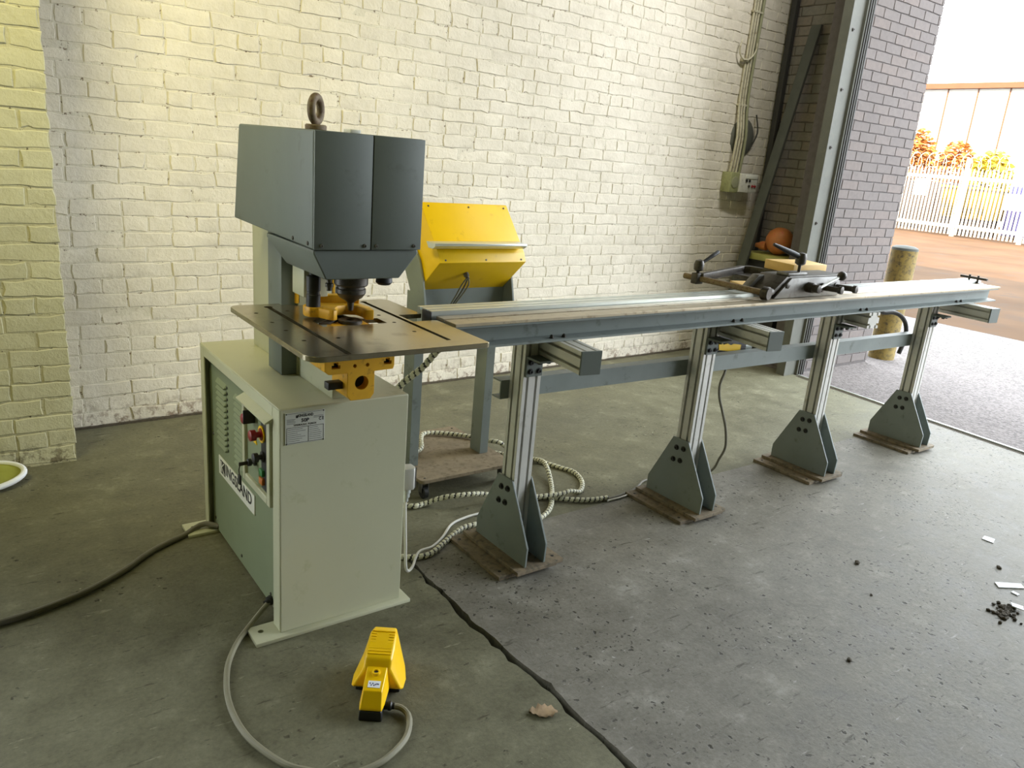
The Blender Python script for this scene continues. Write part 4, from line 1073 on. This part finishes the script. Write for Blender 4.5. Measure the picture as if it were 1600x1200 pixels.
# clamp on the far end of the rod and its lever
b = BM(); box(b, 2.768, 2.815, 2.31, 2.345, 1.008, 1.058, 0.004); cyl(b, (2.791, 2.328, 1.05), (2.791, 2.328, 1.09), 0.008, 12); lathe(b, [(0.012, 0), (0.022, 0.006), (0.024, 0.030), (0.018, 0.048), (0.0, 0.054)], (2.791, 2.328, 1.066), (0, 0, 1), 16)
cl = obj('rod_clamp', b, 'dark_steel', cg)
b = BM(); lathe(b, [(0.007, 0), (0.0075, 0.03), (0.0095, 0.07), (0.0095, 0.112), (0.007, 0.116), (0, 0.117)], (2.80, 2.328, 1.098), (0.80, -0.10, 0.46), 14); obj('lever', b, 'black_plastic', cl)
# upright clamp lever over the pad
b = BM(); cyl(b, (3.165, 2.06, 1.099), (3.165, 2.06, 1.135), 0.007, 12); lathe(b, [(0.012, 0), (0.024, 0.008), (0.026, 0.036), (0.020, 0.054), (0, 0.060)], (3.165, 2.06, 1.13), (0, 0, 1), 16); cl = obj('pad_clamp', b, 'dark_steel', cg)
b = BM(); lathe(b, [(0.012, 0), (0.013, 0.05), (0.009, 0.14), (0.007, 0.165), (0, 0.167)], (3.155, 2.06, 1.168), (-0.90, 0.25, 0.30), 14); obj('lever', b, 'black_plastic', cl)
# bolts and handles on the front cheek
b = BM(); lathe(b, [(0.010, 0), (0.013, 0.004), (0, 0.008)], (3.04, 2.02, 1.045), (0, -1, 0), 14); obj('cheek_bolt', b, 'dark_steel', cg)
b = BM(); lathe(b, [(0.024, 0), (0.024, 0.03), (0.019, 0.034), (0.019, 0.06), (0.010, 0.062), (0, 0.062)], (3.20, 2.02, 1.035), (0, -1, 0), 18); lk = obj('lock_boss', b, 'dark_steel', cg)
b = BM(); cyl(b, (3.20, 1.965, 1.038), (3.335, 1.955, 1.088), 0.006, 12); obj('ball_lever', b, 'bright_aluminium', lk)
b = BM(); lathe(b, [(0, -0.022), (0.011, -0.019), (0.019, -0.011), (0.022, 0), (0.019, 0.011), (0.011, 0.019), (0, 0.022)], (3.350, 1.953, 1.094), (0, 0, 1), 18); obj('ball_knob', b, 'dark_steel', lk)
for x, y0, ln in ((3.31, 2.02, 0.10), (3.43, 2.03, 0.11)):
    b = BM(); lathe(b, [(0.022, 0), (0.022, 0.012), (0.013, 0.014), (0.013, ln-0.02), (0.018, ln-0.016), (0.018, ln), (0.009, ln+0.002), (0, ln+0.002)], (x, y0, 1.030), (0.12, -1, 0.03), 18); obj('thumb_bolt', b, 'dark_steel', cg)
# timber block lying on the carriage bar
b = BM(); prism(b, [(3.35, 2.21), (3.60, 2.19), (3.66, 2.36), (3.385, 2.405)], 'z', 1.0595, 1.105, 0.003)
tag(obj('timber_block', b, 'yellow_wood', None), 'yellow painted timber block resting on the stop carriage', 'timber block')
b = BM(); prism(b, [(2.99, 2.19), (3.19, 2.19), (3.23, 2.30), (3.06, 2.35)], 'z', 1.0, 1.012, 0.002)
tag(obj('timber_offcut', b, 'yellow_wood', None), 'thin flat yellow offcut inside the stop carriage frame', 'timber offcut')

# ------------------------------------------------------------------ on the back wall: conduits, switch box, hook, lamp
def wy(x): return 4.175+0.035*(x-0.46)
for k, (x, lb_) in enumerate(((5.392, 'leftmost'), (5.425, 'second'), (5.458, 'third'), (5.50, 'rightmost'))):
    y = wy(x)-0.016
    b = BM(); tube(b, [(x+0.012, y, 3.3), (x, y, 2.6), (x-0.006, y, 2.1), (x-0.006+0.002*k, y-0.034, 1.80), (x-0.004+0.006*k, y-0.012, 1.515)], 0.0105 if k < 3 else 0.014, 12, 0.1)
    o = obj('wall_conduit', b, 'conduit_paint' if k < 3 else 'dirty_green', None)
    tag(o, lb_+' of the four painted conduits running down to the wall switch box', 'conduit', 'conduits on the back wall')
    for z in (2.75, 2.05):
        s = BM(); box(s, x-0.018, x+0.018, y-0.013, y+0.016, z-0.008, z+0.008, 0.002); obj('saddle', s, 'conduit_paint', o)
sw = thing('wall_switch_box', 'grimy white switch box with red buttons under the wall conduits', 'switch box', (5.50, 4.35, 1.36))
b = BM(); box(b, 5.44, 5.665, 4.235, wy(5.5)-0.002, 1.365, 1.518, 0.006); obj('box_body', b, 'box_paint', sw)
b = BM(); box(b, 5.325, 5.438, 4.245, wy(5.4)-0.002, 1.358, 1.522, 0.010); obj('side_box', b, 'box_side_paint', sw)
b = BM(); lathe(b, [(0.045, 0), (0.045, 0.006), (0.03, 0.009), (0, 0.009)], (5.38, 4.245, 1.44), (0, -1, 0), 20); obj('side_cover', b, 'dirty_green', sw)
b = BM(); box(b, 5.50, 5.655, 4.231, 4.2355, 1.478, 1.510, 0.001); obj('box_label', b, 'white_plate', sw)
for x, mt in ((5.515, 'black_plastic'), (5.555, 'black_plastic')):
    b = BM(); box(b, x-0.010, x+0.010, 4.226, 4.2355, 1.452, 1.472, 0.002); obj('switch', b, mt, sw)
for x, mt in ((5.555, 'dark_steel'), (5.60, 'red_plastic'), (5.632, 'red_plastic')):
    b = BM(); lathe(b, [(0.011, 0), (0.011, 0.008), (0.008, 0.011), (0, 0.011)], (x, 4.2355, 1.418), (0, -1, 0), 14); obj('button', b, mt, sw)
b = BM(); tube(b, [(5.285, wy(5.3)-0.035, 2.525), (5.268, wy(5.3)-0.035, 2.48), (5.278, wy(5.3)-0.035, 2.42), (5.33, wy(5.3)-0.035, 2.385), (5.40, wy(5.4)-0.045, 2.40), (5.455, wy(5.4)-0.045, 2.46), (5.46, wy(5.4)-0.045, 2.53)], 0.006, 10, 0.02)
box(b, 5.33, 5.37, wy(5.35)-0.034, wy(5.35)-0.001, 2.372, 2.398, 0.002)
tag(obj('wall_hook', b, 'conduit_paint', None), 'curved metal hook across the conduits high on the wall', 'hook')
wl = thing('wall_lamp', 'dark rounded bulkhead lamp behind the conduits above the switch box', 'wall lamp', (5.50, 4.35, 1.8))
b = BM(); lathe(b, [(0.150, 0), (0.147, 0.008), (0.118, 0.024), (0.06, 0.034), (0, 0.037)], (5.51, wy(5.5)-0.0, 1.80), (0, -1, 0), 28); bmesh.ops.scale(b, verts=b.verts, vec=(1, 1, 1.05), space=Matrix.Translation((-5.51, 0, -1.8))); obj('lamp_bowl', b, 'channel_steel', wl)
b = BM(); tube(b, [(5.64, wy(5.64)-0.02, 1.995), (5.655, wy(5.64)-0.045, 1.85), (5.615, wy(5.64)-0.02, 1.71)], 0.006, 8, 0.03); obj('lamp_guard', b, 'dark_channel', wl)

# ------------------------------------------------------------------ corner behind the door guide
b = BM(); prism(b, [(-0.015, -0.045), (0.015, -0.045), (0.015, 0.045), (-0.015, 0.045)], 'z', 0, 2.70, 0.003)
for v in b.verts:
    q = v.co.z; v.co.x += 5.47+0.143*q; v.co.y += 4.245-0.07*q
o = obj('leaning_plank', b, 'weathered_plank', None); tag(o, 'grey weathered plank leaning in the dark corner by the door', 'plank')
b = BM(); prism(b, [(5.86, 4.29), (5.91, 4.29), (5.91, 4.34), (5.86, 4.34)], 'z', 0, 3.6, 0.003)
o = obj('corner_post', b, 'dark_channel', None); tag(o, 'dark steel post standing upright in the corner by the door', 'post')
cbx = thing('storage_case', 'black storage case with olive lid in the corner behind the carriage', 'case', (5.80, 4.05, 0))
b = BM(); box(b, 5.66, 5.915, 3.84, 4.27, 0.0, 0.80, 0.006); obj('case_body', b, 'black_plastic', cbx)
b = BM(); box(b, 5.64, 5.92, 3.82, 4.28, 0.82, 0.872, 0.004); obj('case_lid', b, 'olive_board', cbx)
b = BM(); box(b, 5.65, 5.918, 3.83, 4.275, 0.80, 0.82); obj('case_rim', b, 'slot_black', cbx)
hl = thing('orange_container', 'dusty orange round container with a neck on the olive case lid', 'container', (5.75, 4.02, 0.872))
b = BM()
lathe(b, [(0, -0.118), (0.05, -0.105), (0.09, -0.07), (0.112, -0.03), (0.116, 0.01), (0.105, 0.055), (0.075, 0.09), (0.035, 0.108), (0, 0.112)], (5.785, 4.00, 0.99), (0.5, 0.2, 0.85), 28); obj('container_shell', b, 'orange_plastic', hl)
b = BM(); lathe(b, [(0.04, 0), (0.036, 0.05), (0.024, 0.075), (0.018, 0.10), (0, 0.102)], (5.735, 4.085, 0.94), (-0.12, 0.95, -0.05), 18); lab(obj('container_neck', b, 'orange_plastic', hl), 'pinkish orange neck')

# ------------------------------------------------------------------ things on the floor
b = BM(); n = 40
ringpts = [Vector((-0.02+0.215*math.cos(2*math.pi*k/n), 3.625+0.115*math.sin(2*math.pi*k/n), 0.014+0.022*(1+math.sin(2*math.pi*k/n+0.4)))) for k in range(n+1)]
tub = thing('rubbish_tray', 'olive tray with a white rolled rim lying at the pilaster foot', 'tray', (-0.02, 3.625, 0))
tube(b, ringpts, 0.012, 10, smooth=False, closed_ends=False); lab(obj('rolled_rim', b, 'white_paper', tub), 'white rolled rim')
b = BM(); rings = []
for f_, dz in ((1.0, 0.0), (0.93, -0.004), (0.75, 0.02), (0.45, 0.035), (0.0, 0.04)):
    if f_ == 0: rings.append([b.verts.new((-0.02, 3.625, 0.05))])
    else: rings.append([b.verts.new((-0.02+0.205*f_*math.cos(2*math.pi*k/n), 3.625+0.107*f_*math.sin(2*math.pi*k/n), 0.016+0.022*(1+math.sin(2*math.pi*k/n+0.4))*f_+max(0, dz))) for k in range(n)])
for A, B_ in zip(rings, rings[1:]):
    for k in range(n):
        if len(B_) == 1: b.faces.new((A[k], A[(k+1) % n], B_[0]))
        else: b.faces.new((A[k], A[(k+1) % n], B_[(k+1) % n], B_[k]))
obj('tray_filling', b, 'olive_plastic', tub)
def scrap(name, pts, z, th, mat, label, cat, curl=0.0):
    b = BM(); prism(b, pts, 'z', z, z+th)
    o = obj(name, b, mat, None, False); tag(o, label, cat)
    return o
scrap('paper_scrap', [(3.322, 1.013), (3.412, 0.950), (3.386, 0.925), (3.292, 0.985)], 0.001, 0.004, 'white_paper', 'largest white card scrap on the floor beside the dark debris', 'paper scrap')
scrap('paper_scrap', [(3.752, 1.236), (3.762, 1.194), (3.711, 1.180), (3.708, 1.227)], 0.001, 0.003, 'white_paper', 'small square white scrap alone on the floor farther from the debris', 'paper scrap')
scrap('paper_scrap', [(3.318, 0.941), (3.314, 0.915), (3.296, 0.918), (3.30, 0.943)], 0.001, 0.003, 'white_paper', 'tiny white scrap between the card scrap and the debris', 'paper scrap')
scrap('paper_scrap', [(3.185, 0.90), (3.20, 0.862), (3.168, 0.848), (3.160, 0.885)], 0.012, 0.004, 'white_paper', 'white scrap lying on top of the dark debris', 'paper scrap')
b = BM()
for q in range(120):
    a = random.uniform(0, 6.28); r_ = abs(random.gauss(0, 0.5))
    x = 3.115+0.075*r_*math.cos(a)+0.02*math.sin(a); y = 0.888+0.045*r_*math.sin(a); s = random.uniform(0.003, 0.009)
    m4 = Matrix.Translation((x, y, s*0.6)) @ Matrix.Rotation(random.uniform(0, 3), 4, 'Z') @ Matrix.Diagonal((s*random.uniform(0.8, 1.8), s, s*random.uniform(0.5, 1.0), 1))
    bmesh.ops.create_icosphere(b, subdivisions=1, radius=1.0, matrix=m4)
tag(obj('debris_heap', b, 'dark_debris', None, False), 'small heap of dark crumbled debris at the right edge of the floor', 'debris', kind='stuff')
lf = BM(); cen = Vector((1.241, 1.349)); ax = Vector((0.83, -0.55)); pr = Vector((0.55, 0.83))
prof = [(-0.040, 0.0), (-0.030, 0.010), (-0.022, 0.007), (-0.014, 0.017), (-0.004, 0.012), (0.006, 0.020), (0.014, 0.013), (0.024, 0.016), (0.032, 0.007), (0.041, 0.002)]
up_, lo_, mi_ = [], [], []
for s_, w_ in prof:
    q = cen+ax*s_
    mi_.append(lf.verts.new((q.x, q.y, 0.003+0.003*math.sin(s_*60))))
    for lst, sg in ((up_, 1), (lo_, -1)):
        p_ = q+pr*w_*sg*random.uniform(1.3, 1.7); lst.append(lf.verts.new((p_.x, p_.y, 0.004+random.uniform(0.002, 0.010))))
for k in range(len(prof)-1):
    lf.faces.new((mi_[k], mi_[k+1], up_[k+1], up_[k])); lf.faces.new((lo_[k], lo_[k+1], mi_[k+1], mi_[k]))
o = obj('dry_leaf', lf, 'dry_leaf', None, True, 2.0); tag(o, 'curled brown dry leaf on the concrete beside the floor joint', 'leaf')
md = o.modifiers.new('s', 'SOLIDIFY'); md.thickness = 0.0008
STONES = [((1340, 995), 0.007, 'dark_debris'), ((1422, 859), 0.010, 'dark_debris'), ((1592, 873), 0.009, 'dark_debris'), ((1433, 905), 0.005, 'dark_debris')]
SP = [(2.28, 1.03), (2.94, 1.39), (3.48, 1.06), (2.75, 1.22)]
for (x, y), (_, s, mt), lb_ in zip(SP, STONES, ('lone dark pebble nearest the viewer on the right floor', 'dark chip on the floor in front of the farthest stand', 'dark chip at the right edge of the floor above the white card', 'tiny dark chip on the floor left of the white card')):
    b = BM(); bmesh.ops.create_icosphere(b, subdivisions=2, radius=1.0, matrix=Matrix.Translation((x, y, s*0.55)) @ Matrix.Rotation(0.6, 4, 'Z') @ Matrix.Diagonal((s*1.7, s, s*0.6, 1)))
    for v in b.verts: v.co += Vector((random.gauss(0, s*0.12), random.gauss(0, s*0.12), random.gauss(0, s*0.06)))
    tag(obj('stone_chip', b, mt, None, False), lb_, 'stone chip', 'stone chips on the floor')

# ------------------------------------------------------------------ yard outside the doorway
bo = thing('bollard', 'worn yellow and black steel bollard outside the brick jamb', 'bollard', (6.93, 3.50, 0))
b = BM(); lathe(b, [(0.112, -0.01), (0.112, 0.985)], (6.93, 3.50, 0), (0, 0, 1), 32); obj('bollard_tube', b, 'worn_yellow', bo)
b = BM(); lathe(b, [(0.112, 0.985), (0.108, 1.005), (0.08, 1.02), (0, 1.028)], (6.93, 3.50, 0), (0, 0, 1), 32); lab(obj('concrete_cap', b, 'weathered_plank', bo), 'grey concrete cap')
FX = 30.0
fe = thing('palisade_fence', 'white palisade fence topped with coiled wire across the yard', 'fence', (FX, 13, 0))
pal = BM(); prism(pal, [(-0.035, 0.06), (0.035, 0.06), (0.035, 2.30), (0.0, 2.42), (-0.035, 2.30)], 'x', -0.012, 0.012); palm = mesh_from('pale', pal, 'fence_white', False)
y = 8.9; k = 0
while y < 18.2:
    instance('pale', palm, fe, (0, y-13, 0)); y += 0.134
for z in (0.36, 2.06):
    b = BM(); box(b, FX+0.013, FX+0.07, 8.8, 18.3, z-0.06, z+0.06); obj('rail', b, 'fence_white', fe)
for y in (8.95, 11.35, 13.62, 16.3, 18.2):
    b = BM(); box(b, FX+0.02, FX+0.14, y-0.06, y+0.06, -0.02, 2.55 if y != 13.62 else 2.75); obj('fence_post', b, 'fence_white', fe)
b = BM(); tube(b, [Vector((FX+0.08+0.26*math.cos(q*0.45), 9+q*0.022, 2.62+0.26*math.sin(q*0.45))) for q in range(420)], 0.010, 5, smooth=False); obj('razor_coil', b, 'fence_white', fe)
for y0, y1, z0, z1, lb_ in ((14.85, 15.35, 1.35, 1.95, 'white blank board fixed on the palisade fence nearer the brick jamb'), (11.38, 12.05, 1.10, 1.65, 'white blank board fixed on the palisade fence at the right')):
    b = BM(); box(b, FX-0.05, FX-0.02, y0, y1, z0, z1, 0.003); tag(obj('fence_board', b, 'white_paper', None), lb_, 'board', 'boards on the palisade fence')
sk = thing('yellow_skip', 'yellow skip standing behind the palisade fence gate', 'skip', (32.5, 14.2, 0))
b = BM(); prism(b, [(31.8, 0.62), (33.6, 0.62), (34.1, 1.75), (31.3, 1.75)], 'y', 13.4, 14.95, 0.02); obj('skip_body', b, 'skip_yellow', sk)
b = BM(); box(b, 31.9, 33.5, 13.5, 14.85, 0.0, 0.62, 0.02); obj('skip_base', b, 'dark_stock', sk)
b = BM(); box(b, 31.25, 34.15, 13.36, 15.0, 1.72, 1.80); obj('skip_rim', b, 'skip_yellow', sk)
b = BM()
for y in (13.6, 14.2, 14.8): box(b, 31.42, 31.6, y-0.05, y+0.05, 0.7, 1.7)
obj('skip_rib', b, 'skip_yellow', sk)
cn = thing('blue_container', 'blue steel container behind the fence at the right edge', 'container', (34, 11.6, 0))
b = BM(); box(b, 33, 36.5, 9.9, 13.15, 0.1, 1.95, 0.02); obj('container_body', b, 'blue_paint', cn)
b = BM()
for q in range(12): box(b, 32.95, 33.01, 9.95+q*0.265, 10.08+q*0.265, 0.15, 1.9)
obj('corrugation', b, 'blue_paint', cn)
b = BM(); box(b, 33.2, 36, 15.6, 19.5, 0, 1.9, 0.05); box(b, 33.0, 33.2, 16.0, 19.0, 0.3, 1.5, 0.02)
tag(obj('stock_pile', b, 'dark_stock', None), 'dark stack of stored goods behind the fence by the jamb', 'stack')
def bush(x, y, z0, rx, ry, rz, mat, label, n=420, leaf=0.14):
    t_ = thing('bush', label, 'bush', (x, y, 0), 'shrubs behind the fence')
    b = BM()
    for q in range(n):
        d = Vector((random.gauss(0, 1), random.gauss(0, 1), random.gauss(0, 1))).normalized()*random.uniform(0.55, 1.0)
        c = Vector((x+d.x*rx, y+d.y*ry, z0+d.z*rz))
        m3 = Matrix.Rotation(random.uniform(0, 6.28), 3, 'Z') @ Matrix.Rotation(random.uniform(0, 3.14), 3, 'X')
        s = leaf*random.uniform(0.6, 1.3)
        vs = [b.verts.new(c+m3 @ Vector(v)*s) for v in ((-1, 0, 0), (0, -0.5, 0.1), (1, 0, 0), (0, 0.5, 0.1))]
        b.faces.new(vs)
    obj('foliage', b, mat, t_, False)
    b = BM()
    for q in range(5): tube(b, [(x+random.uniform(-0.2, 0.2), y+random.uniform(-0.3, 0.3), 0), (x+random.uniform(-0.4, 0.4), y+random.uniform(-0.6, 0.6), z0)], 0.035, 6, 0.4)
    obj('stem', b, 'dark_stock', t_)
bush(37.5, 19.5, 2.7, 1.0, 0.95, 1.6, 'autumn_foliage', 'tall rust brown bush behind the fence nearest the brick jamb', 1500)
bush(37.6, 17.6, 2.4, 1.0, 0.85, 1.4, 'autumn_foliage', 'rust brown bush second from the brick jamb behind the fence', 1400)
bush(37.4, 15.9, 2.2, 1.0, 0.85, 1.3, 'yellow_foliage', 'yellow green bush behind the fence above the yellow skip', 1300)
bush(39.0, 13.9, 2.3, 1.0, 0.80, 1.4, 'autumn_foliage', 'rust brown bush behind the fence above the blue container', 1300)
bush(41.0, 12.6, 2.9, 0.9, 0.95, 1.7, 'autumn_foliage', 'tall rust brown bush behind the fence at the far right', 1400)
sh = thing('warehouse', 'pale warehouse with a brown eaves line beyond the fence', 'warehouse', (50, 22, 0))
b = BM(); box(b, 46, 60, 8, 44, 0, 7.0); obj('warehouse_wall', b, 'shed_white', sh, False)
b = BM(); box(b, 45.7, 60.3, 7.7, 44.3, 7.0, 7.28); obj('eaves', b, 'eave_brown', sh, False)
b = BM(); prism(b, [(45.8, 7.28), (60.2, 7.28), (53, 8.4)], 'y', 7.8, 44.2); obj('roof', b, 'shed_white', sh, False)
for y in [10+1.6*q for q in range(12)]:
    b = BM(); box(b, 45.96, 46.0, y-0.03, y+0.03, 3.2, 7.0); obj('cladding_joint', b, 'eave_brown', sh, False)
